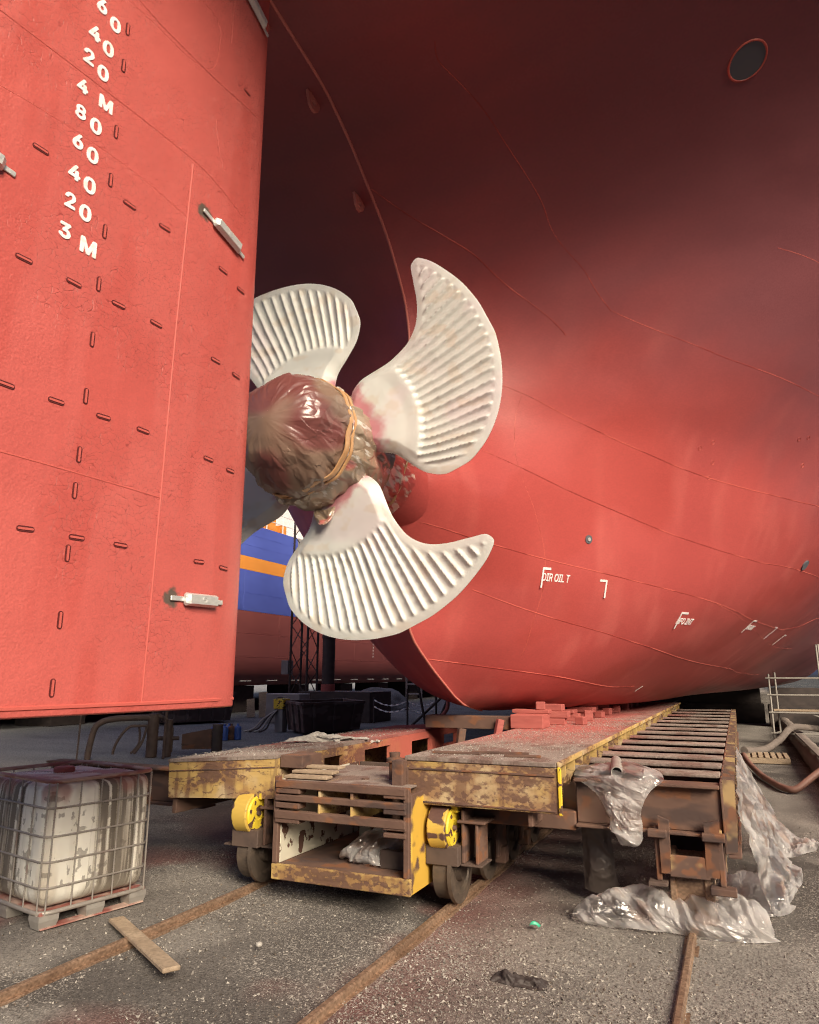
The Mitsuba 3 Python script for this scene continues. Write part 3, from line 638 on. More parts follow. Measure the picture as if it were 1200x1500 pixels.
# ------------------------------------------------------------------ rusty steel and other materials
def rustf(p, f=1.0):
    return fbm(p.x * 4 * f, p.y * 4 * f, p.z * 4 * f, 4)
def rust_col(p, n, uv):
    c = mix((.085, .052, .044), (.19, .115, .085), rustf(p))
    c = mix(c, mi.Color3f(.24, .10, .045), smoothstep(.56, .68, fbm(p.x * 9, p.y * 9, p.z * 9, 3)) * .6)
    c = mix(c, mi.Color3f(.055, .042, .042), smoothstep(.58, .7, fbm(p.x * 2.5 + 4, p.y * 2.5, p.z * 6, 3)) * .7)
    return c
scene['m_rust'] = P(rust_col, .75, bump=lambda p, n, uv: fbm(p.x * 40, p.y * 40, p.z * 40, 3) * .004, specular=.3)
def ochre_col(p, n, uv):
    base = mix((.38, .25, .09), (.56, .40, .15), fbm(p.x * 5, p.y * 5, p.z * 5, 4))
    base = mix(base, mi.Color3f(.50, .42, .30), smoothstep(.50, .68, fbm(p.x * 3 + 3, p.y * 3, p.z * 3, 4)) * .6)
    r = fbm(p.x * 2.6, p.y * 2.6, p.z * 4, 6); r3 = fbm(p.x * 30, p.y * 30, p.z * 30, 4)
    runs = fbm(p.x * 16, p.y * 16, p.z * 2.2, 4)                                   # rust running down
    scr = 1 - dr.abs(2 * fbm(p.x * 3.0 + 2, p.y * 3.0, p.z * 9, 4) - 1)               # scraped, branching lines
    base = mix(base, mi.Color3f(.25, .13, .065), smoothstep(.44, .62, r + (runs - .5) * .35) * .75)
    m = smoothstep(.53, .66, r + (r3 - .5) * .6) * .9 + smoothstep(.955, .99, scr) * .75 * smoothstep(.42, .52, r3) + smoothstep(.61, .70, runs) * .5
    dark = mix((.075, .045, .040), (.17, .095, .07), r3)
    return mix(base, dark, dr.minimum(m, 1) * .92)
scene['m_ochre'] = P(ochre_col, .6, bump=lambda p, n, uv: fbm(p.x * 9 + 2, p.y * 9, p.z * 34, 3) * .006 + fbm(p.x * 60, p.y * 60, p.z * 60, 2) * .0015, specular=.35)
def deck_col(p, n, uv):
    c = mix((.17, .135, .12), (.30, .25, .22), fbm(p.x * 1.8, p.y * 1.8, 0, 4))
    c = mix(c, mi.Color3f(.14, .085, .07), smoothstep(.52, .66, fbm(p.x * 5, p.y * 3, 4, 3)) * .7)
    red = smoothstep(6.5, 9.5, p.y + 2.5 * (fbm(p.x * 1.5, p.y * 1.5, 2, 3) - .5)) * smoothstep(-.9, -2.1, p.x + (fbm(p.x * 2, p.y * 2, 8, 2) - .5))
    c = mix(c, mi.Color3f(.36, .095, .085), red * .85)
    return c * (.7 + .6 * noise(p.x * 90, p.y * 90, p.z * 40))
scene['m_deck'] = P(deck_col, .85, bump=lambda p, n, uv: fbm(p.x * 45, p.y * 45, p.z * 45, 3) * .006, specular=.25)
def yellow_col(p, n, uv):
    c = mix((.70, .50, .03), (.78, .62, .06), rustf(p))
    return mix(c, mi.Color3f(.12, .065, .045), smoothstep(.60, .64, fbm(p.x * 16, p.y * 16, p.z * 16, 3)))
scene['m_yellow'] = P(yellow_col, .5, bump=lambda p, n, uv: fbm(p.x * 30, p.y * 30, p.z * 30, 2) * .003)
def cream_col(p, n, uv):
    c = mix((.52, .50, .40), (.62, .59, .48), rustf(p))
    return mix(c, mi.Color3f(.11, .06, .045), smoothstep(.585, .625, fbm(p.x * 11, p.y * 11, p.z * 7, 4)))
scene['m_cream'] = P(cream_col, .65)
scene['m_redochre'] = P(lambda p, n, uv: mix(ochre_col(p, n, uv), mi.Color3f(.46, .12, .09), smoothstep(7.2, 9.4, p.y + fbm(p.x * 3, p.y * 3, p.z * 3, 2))), .65)
scene['m_wheel'] = P(lambda p, n, uv: mix((.10, .085, .075), (.22, .17, .13), fbm(p.x * 15, p.y * 15, p.z * 15, 3)), .45, .5)
scene['m_dark_steel'] = P(lambda p, n, uv: mix((.030, .026, .027), (.085, .065, .058), rustf(p, 1.5)), .65)
scene['m_timber_red'] = P(lambda p, n, uv: mix((.30, .075, .065), (.44, .13, .11), fbm(p.x * 6, p.y * 6, p.z * 30, 3)), .7)
scene['m_timber'] = P(lambda p, n, uv: mix((.26, .19, .13), (.44, .35, .25), fbm(p.x * 9, p.y * 9, p.z * 30, 3)) * (.75 + .4 * noise(p.x * 50, p.y * 50, p.z * 50)), .75)
scene['m_rail'] = P(lambda p, n, uv: mix((.17, .105, .07), (.42, .29, .20), fbm(p.x * 9, p.y * 5, p.z * 9, 5)) * (.65 + .8 * noise(p.x * 70, p.y * 70, p.z * 70)), lambda p, n, uv: .38 + .3 * fbm(p.x * 8, p.y * 8, p.z * 8, 3), .45, bump=lambda p, n, uv: fbm(p.x * 30, p.y * 30, p.z * 30, 4) * .008)
scene['m_galv'] = P(lambda p, n, uv: mix((.34, .32, .29), (.50, .48, .44), fbm(p.x * 12, p.y * 12, p.z * 12, 3)), .5, .4)
scene['m_concrete'] = P(lambda p, n, uv: mix((.22, .215, .21), (.34, .33, .32), fbm(p.x * 3, p.y * 3, p.z * 3, 4)), .85)
scene['m_film'] = {'type': 'principledthin', 'base_color': proc(lambda p, n, uv: mix((.95, .94, .93), (.80, .68, .62), smoothstep(.52, .68, fbm(p.x * 6, p.y * 6, p.z * 6, 3)))), 'roughness': .10, 'spec_trans': proc(lambda p, n, uv: .42 + .48 * smoothstep(.35, .65, fbm(p.x * 7, p.y * 7, p.z * 7, 3))), 'diff_trans': .9, 'eta': 1.8}

# ------------------------------------------------------------------ rails
RAIL_L = ['long rusty rail running from the left edge under the left wheels', 'rusty rail in the middle leading to the yellow-hubbed wheel beside the rack', 'rusty rail at the right running under the crumpled plastic film']
for x, lab in zip((-4.2, -2.345, -.47), RAIL_L):
    m = cat_(bx(x - .027, x + .027, .5, 60, -.05, .046, .011), bx(x - .055, x + .055, .5, 60, -.06, .0, .003))
    obj(k := numbered('rail'), m, 'm_rail'); tag(k, lab, 'rail', None)

# ------------------------------------------------------------------ shipyard trolley
TR = thing('shipyard_trolley', 'long rusty ochre steel trolley on rails carrying the red ship', 'trolley')
def on(name, m, mat, smooth=False, parent=None, label=None):
    return obj(name, m, mat, parent or TR, smooth=smooth, label=label)
scene['m_fin'] = P(lambda p, n, uv: mix(rust_col(p, n, uv), mi.Color3f(.46, .33, .15), smoothstep(.50, .62, fbm(p.x * 4, p.y * 7, p.z * 4, 4)) * .75), .7)
# right deck
dk = on('deck', bx(-2.66, -1.36, 5.87, 19.5, 1.185, 1.222), 'm_deck')
on('deck_web', bx(-2.64, -2.60, 5.95, 19.5, .72, 1.184), 'm_ochre'); on('deck_web', bx(-1.62, -1.58, 5.95, 19.5, .72, 1.184), 'm_rust')
fp = on('front_plate', bx(-2.645, -1.352, 5.88, 5.91, .84, 1.183), 'm_ochre')
on('plate_rim', cat_(bx(-2.625, -1.37, 5.868, 5.879, 1.115, 1.13), bx(-2.625, -1.37, 5.868, 5.879, .855, .868), bx(-2.64, -2.626, 5.868, 5.879, .855, 1.13)), 'm_rust', parent=fp)
on('corner_flange', bx(-1.349, -1.32, 5.86, 5.885, .835, 1.19), 'm_yellow'); on('corner_flange', bx(-1.349, -1.335, 5.89, 5.95, .86, 1.183), 'm_ochre')
on('edge_strip', bx(-1.358, -1.335, 5.89, 19.5, 1.184, 1.226), 'm_ochre')
for k, y in enumerate(np.arange(6.15, 19.4, .36)):
    on('edge_bracket', hull_of([(-1.575, y, 1.183), (-1.575, y + .022, 1.183), (-1.345, y, 1.183), (-1.345, y + .022, 1.183), (-1.345, y, 1.10), (-1.345, y + .022, 1.10), (-1.575, y, .86), (-1.575, y + .022, .86), (-1.40, y, .98), (-1.40, y + .022, .98)]), 'm_ochre')
for x, y, l, w in ((-2.3, 6.15, .42, .06), (-1.95, 6.3, .5, .05), (-1.7, 6.12, .3, .05)):
    on('deck_strap', rod((x - l / 2, y, 1.232), (x + l / 2, y + .05, 1.232), w, .02), 'm_rust', parent=dk)
# left deck, its inner web with openings
on('deck', hull_of([(-5.10, 5.72, 1.10), (-3.96, 5.86, 1.17), (-3.96, 10.9, 1.17), (-5.10, 10.9, 1.10), (-5.10, 5.72, 1.07), (-3.96, 5.86, 1.14), (-3.96, 10.9, 1.14), (-5.10, 10.9, 1.07)]), 'm_deck')
fp2 = on('front_plate', hull_of([(-5.10, 5.73, 1.068), (-5.10, 5.76, 1.068), (-3.96, 5.87, 1.138), (-3.96, 5.90, 1.138), (-5.08, 5.73, .75), (-5.08, 5.76, .75), (-3.96, 5.87, .79), (-3.96, 5.9, .79)]), 'm_ochre')
on('plate_rim', hull_of([(-5.09, 5.722, .985), (-3.97, 5.858, 1.06), (-5.09, 5.722, .995), (-3.97, 5.858, 1.07), (-5.09, 5.731, .985), (-3.97, 5.868, 1.06), (-5.09, 5.731, .995), (-3.97, 5.868, 1.07)]), 'm_rust', parent=fp2)
w = Polygon([(5.91, .72), (10.9, .72), (10.9, 1.138), (5.91, 1.138)])
for y0, y1, z0, z1 in ((6.72, 7.12, .74, 1.06), (7.62, 8.3, .74, 1.06), (8.95, 9.6, .86, 1.05), (10.1, 10.6, .92, 1.05)):
    w = w.difference(Polygon([(y0, z0), (y1, z0), (y1, z1), (y0, z1)]))
m = trimesh.creation.extrude_polygon(w, .05, engine='earcut')
m.apply_transform(np.array([[0, 0, 1, -4.0], [1, 0, 0, 0], [0, 1, 0, 0], [0, 0, 0, 1.0]]))
on('side_web', m, 'm_redochre'); on('inner_web', bx(-4.5, -4.45, 5.95, 10.8, .72, 1.13), 'm_ochre')
on('deck_web', bx(-5.08, -5.03, 5.79, 10.9, .6, 1.065), 'm_rust')
on('corner_box', bx(-3.94, -3.70, 5.9, 6.25, 1.06, 1.17), 'm_rust')
# end girders
def girder(x0, x1, y, zt, zb):
    g = on('end_girder', bx(x0, x1, y + .06, y + .09, zb + .02, zt - .02), 'm_rust')
    on('top_flange', bx(x0, x1, y - .03, y + .2, zt - .018, zt + .006), 'm_rust', parent=g); on('bottom_flange', bx(x0, x1, y - .02, y + .19, zb - .004, zb + .018), 'm_rust', parent=g)
    return g
girder(-1.30, -.20, 6.25, 1.062, .70)
on('bottom_beam', bx(-2.25, -1.31, 6.27, 6.42, .66, .80), 'm_rust')
girder(-7.4, -5.11, 6.3, .92, .56)
CB = [6.78, 7.42, 8.1, 8.8, 9.6, 10.4, 11.25, 12.1, 13.0, 14.0, 15.0, 16.1, 17.3, 18.6]
for i, y in enumerate(CB):
    c = on('cross_beam', bx(-1.57, -.2, y - .145, y + .145, 1.075, 1.10), 'm_deck'); on('beam_web', bx(-1.57, -.2, y - .012, y + .012, .72, 1.074), 'm_rust', parent=c)
    if y < 11:
        for x in (-1.15, -.75): on('beam_stiffener', bx(x, x + .015, y - .09, y - .013, .74, 1.072), 'm_rust', parent=c)
on('side_web', bx(-.198, -.18, 6.28, 19.5, .58, 1.09), 'm_rust')
for y in np.sort(np.r_[6.3, np.array(CB) - .1, np.array(CB) + .1, np.arange(6.5, 19, .55)]):
    on('side_fin', hull_of([(-.179, y, .58), (-.179, y + .02, .58), (-.179, y, 1.11), (-.179, y + .02, 1.11), (-.09, y, 1.105), (-.09, y + .02, 1.105), (-.11, y, .6), (-.11, y + .02, .6)]), 'm_fin')
on('side_flange', bx(-.178, -.085, 6.28, 19.5, .555, .575), 'm_rust')
# wheels
def flanged_wheel(x, y, r, wdt, parent=TR, zc=None):
    zc = zc or .07 + r
    m = lathe([(0, -wdt / 2), (r * .34, -wdt / 2), (r * .36, -wdt * .3), (r * .72, -wdt * .28), (r * .76, -wdt / 2), (r * 1.0, -wdt / 2), (r * 1.0, wdt * .26), (r * 1.12, wdt * .30), (r * 1.12, wdt / 2), (r * .8, wdt / 2), (r * .74, wdt * .34), (r * .4, wdt * .34), (r * .36, wdt * .62), (0, wdt * .62)], [x, y, zc], 'x', 36)
    return on('wheel', m, 'm_wheel', smooth=30, parent=parent)
def sheave(x, y, z):
    s = on('sheave', lathe([(0, -.09), (.165, -.09), (.172, -.08), (.172, .06), (.165, .07), (0, .07)], [x, y, z], 'x', 36), 'm_rust_yellow', smooth=30)
    on('sheave_face', cat_(lathe([(0, .071), (.15, .071), (.152, .078), (.142, .092), (.06, .092), (.055, .082), (0, .082)], [x, y, z], 'x', 36), bx(x - .02, x + .13, y - .02, y + .1, z + .12, z + .18)), 'm_yellow', smooth=30, parent=s)
    on('bolt', lathe([(0, .083), (.022, .083), (.02, .11), (0, .11)], [x, y, z], 'x', 10), 'm_rust', parent=s)
scene['m_rust_yellow'] = P(lambda p, n, uv: mix((.11, .06, .05), (.58, .40, .08), smoothstep(.5, .56, fbm(p.x * 8, p.y * 9, p.z * 9, 3))), .6)
def bogie(x, y, sh=True, zk=0.0):
    if sh: sheave(x - .01, y + .02, .655)
    b = on('wheel_box', bx(x - .14, x + .145, y - .07, y + .22, .375, .525), 'm_dark_rust')
    on('box_flange', bx(x - .26, x - .145, y - .02, y + .22, .365, .38), 'm_dark_rust', parent=b); on('box_flange', bx(x + .15, x + .33, y - .02, y + .25, .375, .39), 'm_dark_rust', parent=b)
    on('bracket_plate', bx(x + .15, x + .175, y + .0, y + .26, .39, .80), 'm_rust', parent=b); on('bracket_plate', bx(x + .27, x + .295, y + .0, y + .26, .39, .70), 'm_rust', parent=b)
    on('bracket_cap', bx(x + .12, x + .36, y - .02, y + .3, .70, .72), 'm_rust', parent=b)
    flanged_wheel(x - .0, y + .18, .235, .17)
scene['m_dark_rust'] = P(lambda p, n, uv: mix((.055, .042, .038), (.14, .095, .075), rustf(p, 2)), .7, bump=lambda p, n, uv: fbm(p.x * 50, p.y * 50, p.z * 50, 2) * .003)
bogie(-2.345, 5.98); bogie(-4.215, 5.85)
for i, y in enumerate((6.95, 7.75, 8.6, 9.5, 10.4, 11.4, 12.5)):
    wq = flanged_wheel(-2.345, y, .235, .17)
    on('axle_guard', cat_(bx(-2.17, -2.14, y - .13, y + .13, .26, .62), bx(-2.2, -2.1, y - .06, y + .06, .2, .34)), 'm_rust')
on('bogie_beam', bx(-2.44, -2.24, 6.5, 13, .46, .70), 'm_dark_rust'); on('bogie_beam', bx(-4.32, -4.12, 6.4, 11, .46, .70), 'm_dark_rust')
flanged_wheel(-4.215, 7.1, .235, .17); flanged_wheel(-4.215, 8.2, .235, .17)
# right-hand bogie with its open fork
fr = on('fork_plate', bx(-.60, -.315, 6.22, 6.25, .40, .555), 'm_fin'); 
on('fork_post', hull_of([(-.66, 6.22, .42), (-.59, 6.22, .42), (-.66, 6.26, .42), (-.59, 6.26, .42), (-.66, 6.2, .83), (-.58, 6.2, .80), (-.66, 6.25, .83), (-.58, 6.25, .80)]), 'm_rust')
on('fork_post', hull_of([(-.34, 6.22, .42), (-.25, 6.22, .42), (-.34, 6.26, .42), (-.25, 6.26, .42), (-.33, 6.2, .80), (-.22, 6.2, .83), (-.33, 6.25, .80), (-.22, 6.25, .83)]), 'm_rust')
on('fork_side', bx(-.70, -.66, 6.24, 6.9, .36, .75), 'm_rust'); on('fork_side', bx(-.25, -.21, 6.24, 6.9, .36, .75), 'm_fin')
on('fork_lug', bx(-.74, -.60, 6.16, 6.24, .68, .735), 'm_rust'); on('fork_lug', bx(-.35, -.19, 6.16, 6.24, .68, .735), 'm_rust')
on('fork_foot', bx(-.76, -.62, 6.18, 6.3, .33, .36), 'm_dark_rust'); on('fork_foot', bx(-.32, -.14, 6.18, 6.3, .31, .36), 'm_rust')
on('fork_back', bx(-.66, -.25, 6.86, 6.9, .3, .75), 'm_dark_steel')
on('wheel', lathe([(0, -.16), (.20, -.16), (.25, -.15), (.25, -.115), (.225, -.105), (.225, .09), (.25, .10), (.25, .15), (.2, .16), (0, .16)], [-.46, 6.56, .30], 'x', 36), 'm_rail', smooth=30)
for y in (7.6, 8.9, 10.3, 11.8):
    flanged_wheel(-.46, y, .22, .2)
# the rack between the two decks
X0, X1, YF = -3.79, -2.50, 5.6
rk = on('rack_tray', bx(X0, X1, YF + .03, 7.1, .29, .315), 'm_rust')
on('rack_lip', bx(X0, X1 + .015, YF - .005, YF + .03, .20, .325), 'm_ochre', parent=rk); on('rack_wall', bx(X0 + .02, X0 + .045, YF + .06, 7.1, .316, 1.0), 'm_cream', parent=rk)
on('rack_wall', bx(X1 - .02, X1 + .01, YF + .04, 6.3, .20, .95), 'm_yellow_rust', parent=rk, label='rack side wall in worn yellow paint'); on('rack_back', bx(X0 + .05, X1 - .03, 7.1, 7.13, .316, 1.0), 'm_dark_rust', parent=rk)
scene['m_yellow_rust'] = P(lambda p, n, uv: mix((.60, .38, .06), (.13, .075, .055), smoothstep(.47, .57, fbm(p.x * 4, p.y * 4, p.z * 4, 4))), .6)
on('rack_post', bx(X0, X0 + .05, YF, YF + .05, .326, 1.03), 'm_rust', parent=rk); on('rack_post', bx(X1 - .05, X1 - .0, YF, YF + .05, .326, 1.0), 'm_rust', parent=rk)
on('inner_post', bx(-3.42, -3.30, 6.5, 6.62, .316, .78), 'm_cream', parent=rk); on('inner_post', bx(-3.25, -3.17, 6.45, 6.55, .316, .78), 'm_rust', parent=rk)
for z, d in ((1.0, .06), (.885, .05), (.755, .065)):
    on('rack_bar', bx(X0 + .03, X1 - .02, YF - .03, YF + .05, z - d, z), 'm_rust', parent=rk)
for z in (.94, .82, .70):
    on('rack_spacer', bx(X0 + .03, X0 + .27, YF - .02, YF + .10, z - .045, z), 'm_rust', parent=rk)
    on('rack_spacer', bx(X1 - .22, X1 - .02, YF - .02, YF + .10, z - .025, z + .02), 'm_rust', parent=rk)
on('rack_spacer', bx(X1 - .22, X1 - .02, YF - .02, YF + .10, .62, .655), 'm_rust', parent=rk)
for x in (-3.33, -3.02):
    on('rack_divider', bx(x - .012, x + .012, YF - .01, 6.2, .70, .99), 'm_ochre', parent=rk)
for x in (-3.1, -3.45, -2.8):
    on('rack_rod', bar((x, 6.0, .66), (x, 6.0, 1.0), .035, 10), 'm_rust', parent=rk)
on('rack_top', bx(X0 + .05, X1 - .05, YF + .06, 6.9, .975, .99), 'm_deck', parent=rk)
on('bollard', cat_(lathe([(0, 0), (.05, 0), (.05, .14), (.075, .15), (.075, .18), (.045, .19), (.05, .23), (0, .235)], [0, 0, 0], 'y', 16).apply_transform(trimesh.transformations.rotation_matrix(np.pi / 2, [1, 0, 0])).apply_translation([-2.86, 6.1, .99])), 'm_rust', parent=rk, smooth=30)
for k in range(3):
    on('plank', rod((-3.78, 5.78 + .13 * k, 1.01 + .028 * k), (-3.35, 5.80 + .11 * k, 1.012 + .03 * k), .12, .025), 'm_timber', parent=rk)
on('stop_block', bx(-2.74, -2.64, 5.78, 6.0, .98, 1.19), 'm_rust')
# cross tie and struts that carry the keel
on('keel_beam', bx(-3.93, -2.62, 9.35, 9.65, 1.20, 1.36), 'm_rust'); on('keel_strut', rod((-2.95, 9.2, .75), (-2.85, 9.3, 1.33), .07, .09), 'm_timber_red'); on('keel_strut', rod((-3.45, 9.3, .75), (-3.4, 9.35, 1.2), .08, .1), 'm_rust')
on('cross_tie', bx(-3.94, -2.65, 8.9, 9.1, .62, .76), 'm_rust'); on('cross_tie', bx(-3.94, -2.65, 12.5, 12.9, .62, .76), 'm_rust')
# keel blocks
def kb(x, y, z, l, w, h, rz=0, lab=None):
    m = bx(-l / 2, l / 2, -w / 2, w / 2, 0, h, .008); m.apply_transform(trimesh.transformations.rotation_matrix(rz, [0, 0, 1])); m.apply_translation([x, y, z])
    k = numbered('keel_block'); obj(k, m, 'm_timber_red')
    tag(k, lab or 'red stained timber block in the row under the ship along the deck', 'timber block', None if lab else 'keel blocks under the ship')
kb(-2.52, 9.55, 1.223, .42, .5, .17, .05, 'large red block with a pale base at the near end of the block row')
kb(-2.55, 9.75, 1.394, .5, .18, .05, .02, 'flat red board lying on the large near block'); kb(-2.42, 9.72, 1.445, .12, .12, .1, .2, 'small red cube on top of the large near block')
yb, nb_ = 10.3, 0
r_ = random.Random(5)
ORD = ('first', 'second', 'third', 'fourth', 'fifth', 'sixth', 'seventh', 'eighth', 'ninth', 'tenth')
while yb < 19 and nb_ < 10:
    h = 1.223; zt = 1.39 + .05 * (yb < 11); lv = r_.choice((2, 2, 3)) if nb_ < 4 else 2
    for t in range(lv):
        hh = (zt - 1.223) / lv - .002 + .02 * (nb_ == 0)
        kb(-2.36 + r_.uniform(-.05, .05), yb, h, r_.uniform(.28, .42), r_.uniform(.16, .26), hh, r_.uniform(-.12, .12), f"red timber block, {('bottom', 'second', 'third')[t]} of the {ORD[nb_]} stack from the near end of the row"); h += hh + .001
    kb(-2.06 + r_.uniform(-.05, .05), yb + .1, 1.223, .12, .14, r_.uniform(.08, .15), r_.uniform(-.3, .3), f'small red wedge block beside the {ORD[nb_]} stack from the near end')
    yb += r_.uniform(.85, 1.05); nb_ += 1
# grit lying on the decks
p = scatter(5200, -2.62, -1.4, 5.9, 12, lambda x, y: np.clip(.3 + .9 * (meshkit.fbm(np.stack([x * 2, y * 2, 0 * x], 1), 3, 6) - .4), 0, 1) * np.where(y > 9, .4, 1), 51)
p2 = scatter(2600, -5.2, -4.0, 5.9, 10, lambda x, y: np.clip(.15 + .9 * (meshkit.fbm(np.stack([x * 2, y * 2, 0 * x], 1), 3, 9) - .4), 0, 1), 52)
z2 = 1.17 - .06 * (-3.96 - p2[:, 0])
sz = .004 + .008 * NP.random(len(p)) ** 3; sz2 = .004 + .010 * NP.random(len(p2)) ** 3
obj('deck_grit', cat_(flakes(np.c_[p, np.full(len(p), 1.224)], sz, 53), flakes(np.c_[p2, z2 + .002], sz2, 54)), 'm_grit'); tag('deck_grit', 'pale grit and paint flakes lying on the rusty trolley decks', 'grit', None, 'stuff')

# ------------------------------------------------------------------ intermediate bulk container
IB = thing('bulk_container', 'stained white plastic tank in a wire cage beside the left rail', 'liquid tank')
iu, iv, io = np.array([.207, .978, 0]), np.array([-.978, .207, 0]), np.array([-5.0, 4.32, 0])
IM = np.eye(4); IM[:3, 0], IM[:3, 1], IM[:3, 2], IM[:3, 3] = iu, -iv, [0, 0, 1], io
IM[:3, 1] = iv; IM[:3, 0] = iu        # local x along the right-hand face, y along the front face to the left
LX, LY, LZ = .93, 1.14, 1.08
def ibc(name, m, mat, parent=IB, smooth=False):
    m = m.copy(); m.apply_transform(IM)
    if m.is_watertight and m.volume < 0: m.invert()
    return obj(name, m, mat, parent, smooth=smooth)
def rounded_ring(x0, x1, y0, y1, r, n=10, seg=14):
    c = []
    for cx, cy, a0 in ((x1 - r, y1 - r, 0), (x0 + r, y1 - r, 90), (x0 + r, y0 + r, 180), (x1 - r, y0 + r, 270)):
        for a in np.linspace(a0, a0 + 90, n): c.append((cx + r * math.cos(math.radians(a)), cy + r * math.sin(math.radians(a))))
    c = np.array(c); c = np.vstack([c, c[:1]]); d = np.r_[0, np.cumsum(np.hypot(*np.diff(c, axis=0).T))]
    q = np.linspace(0, d[-1], int(d[-1] / .012), endpoint=False)
    return np.stack([np.interp(q, d, c[:, 0]), np.interp(q, d, c[:, 1])], 1)
VB_X = [.045, .25, .43, .60, .77, .90]            # upright bars on the right-hand face
VB_Y = [.05, .26, .47, .68, .89, 1.09]
def bottle():
    r0 = rounded_ring(.014, LX - .014, .014, LY - .014, .08)
    nx = np.roll(r0, -1, 0) - np.roll(r0, 1, 0); nx = np.stack([nx[:, 1], -nx[:, 0]], 1); nx /= np.linalg.norm(nx, axis=1, keepdims=True)
    # pillow-like bulges between the upright bars
    b = np.zeros(len(r0))
    for c, n, bars in ((r0[:, 0], np.abs(nx[:, 1]), VB_X), (r0[:, 1], np.abs(nx[:, 0]), VB_Y)):
        dist = np.min(np.abs(c[:, None] - np.array(bars)[None]), 1); b = np.where(n > .9, .022 * np.sqrt(np.clip(dist / .06, 0, 1)) - .014, b)
    rows = []
    for z, ins in ((.135, .09), (.15, .045), (.18, .018), (.23, .004), (.3, 0), (.45, -.002), (.6, 0), (.75, -.002), (.90, 0), (.985, .004), (1.02, .018), (1.04, .045), (1.048, .10), (1.05, .3)):
        k = np.clip(1 - ins / .06, 0, 1)
        p = r0 + nx * (b * k - ins)[:, None] if ins < .2 else (r0 - [LX / 2, LY / 2]) * .02 + [LX / 2, LY / 2]
        rows.append(np.c_[p, np.full(len(p), z)])
    g = np.array(rows); g = np.concatenate([g, g[:, :1]], 1); m = grid_mesh(g); m.merge_vertices(); m.fix_normals(); return m
def tank_col(p, n, uv):
    u = p.x * .207 + p.y * .978; v = p.x * -.978 + p.y * .207; s = u * 1.0 + v * 1.0
    c = mix((.78, .77, .67), (.84, .84, .77), fbm(p.x * 4, p.y * 4, p.z * 2, 3))
    d = fbm(s * 10.0, p.z * .22, 2.0, 3); e = fbm(s * 34.0, p.z * .9, 5.0, 3)
    c = mix(c, mi.Color3f(.42, .36, .28), smoothstep(.46, .70, fbm(s * 4, p.z * .8, 9, 4)) * .65)
    drip = smoothstep(.50, .66, d + (e - .5) * .40)
    c = mix(c, mi.Color3f(.27, .22, .17), drip * .75)
    c = mix(c, mi.Color3f(.10, .085, .07), smoothstep(.60, .70, d + (e - .5) * .5) * .75)
    c = mix(c, mi.Color3f(.14, .12, .10), smoothstep(.66, .74, fbm(s * 22, p.z * 16, 1, 3)) * .6)
    c = mix(c, mi.Color3f(.36, .15, .12), smoothstep(.93, 1.06, p.z + .2 * (noise(s * 9, p.z * 3, 1) - .5)) * .7)
    return mix(c, mi.Color3f(.28, .25, .20), smoothstep(.26, .14, p.z + .1 * (noise(s * 11, p.z * 5, 2) - .5)) * .75)
scene['m_tank'] = P(tank_col, .45, specular=.4, bump=lambda p, n, uv: fbm(p.x * 25, p.y * 25, p.z * 12, 2) * .0025)
scene['m_cage'] = P(lambda p, n, uv: mix(mix((.30, .27, .24), (.48, .45, .41), fbm(p.x * 14, p.y * 14, p.z * 14, 3)), (.24, .13, .11), smoothstep(.60, .72, fbm(p.x * 5, p.y * 5, p.z * 5 + 2, 3)) * .5), .5, .35)
scene['m_rim'] = P(lambda p, n, uv: mix((.34, .13, .11), (.50, .36, .30), smoothstep(.42, .64, fbm(p.x * 6, p.y * 6, p.z * 20, 3))), .55)
bt = ibc('bottle', bottle(), 'm_tank', smooth=45)
ring = rounded_ring(0, LX, 0, LY, .10)[::3]
for z, r, nm in ((.87, .0085, 'cage_hoop'), (.66, .0085, 'cage_hoop'), (.475, .0085, 'cage_hoop'), (.29, .0085, 'cage_hoop'), (.115, .017, 'base_hoop')):
    ibc(nm, tube(np.c_[ring, np.full(len(ring), z)], r, 8, closed=True), 'm_cage', smooth=True)
ibc('top_rim', cat_(tube(np.c_[ring, np.full(len(ring), 1.07)], .017, 8, closed=True)), 'm_rim', smooth=True)
for x in VB_X:
    for y in (.004, LY - .004): ibc('cage_upright', bar((x, y, .10), (x, y, 1.06), .0065, 8), 'm_cage', smooth=40)
for y in VB_Y:
    for x in (.004, LX - .004): ibc('cage_upright', bar((x, y, .10), (x, y, 1.06), .0065, 8), 'm_cage', smooth=40)
ibc('top_plate', bx(.08, LX - .08, .06, .50, 1.051, 1.062), 'm_rim')
ibc('cap', lathe([(0, 0), (.085, 0), (.09, .012), (.088, .035), (.075, .045), (0, .045)], [0, 0, 0], 'y', 24).apply_transform(trimesh.transformations.rotation_matrix(np.pi / 2, [1, 0, 0])).apply_translation([LX * .52, LY * .62, 1.05]), 'm_timber_red', smooth=30)
for x0, x1 in ((.0, .16), (LX / 2 - .08, LX / 2 + .08), (LX - .16, LX)):
    for y0, y1 in ((.0, .15), (LY / 2 - .07, LY / 2 + .07), (LY - .15, LY)):
        ibc('pallet_foot', hull_of([(x, y, z) for x in (x0, x1) for y in (y0, y1) for z in (.06, .10)] + [(x, y, 0) for x in (x0 + .015, x1 - .015) for y in (y0 + .015, y1 - .015)]), 'm_galv')
ibc('pallet_skid', bx(.02, LX - .02, -.0, .10, .001, .012), 'm_rim'); ibc('pallet_base', bx(.01, LX - .01, .01, LY - .01, .095, .125), 'm_rim')

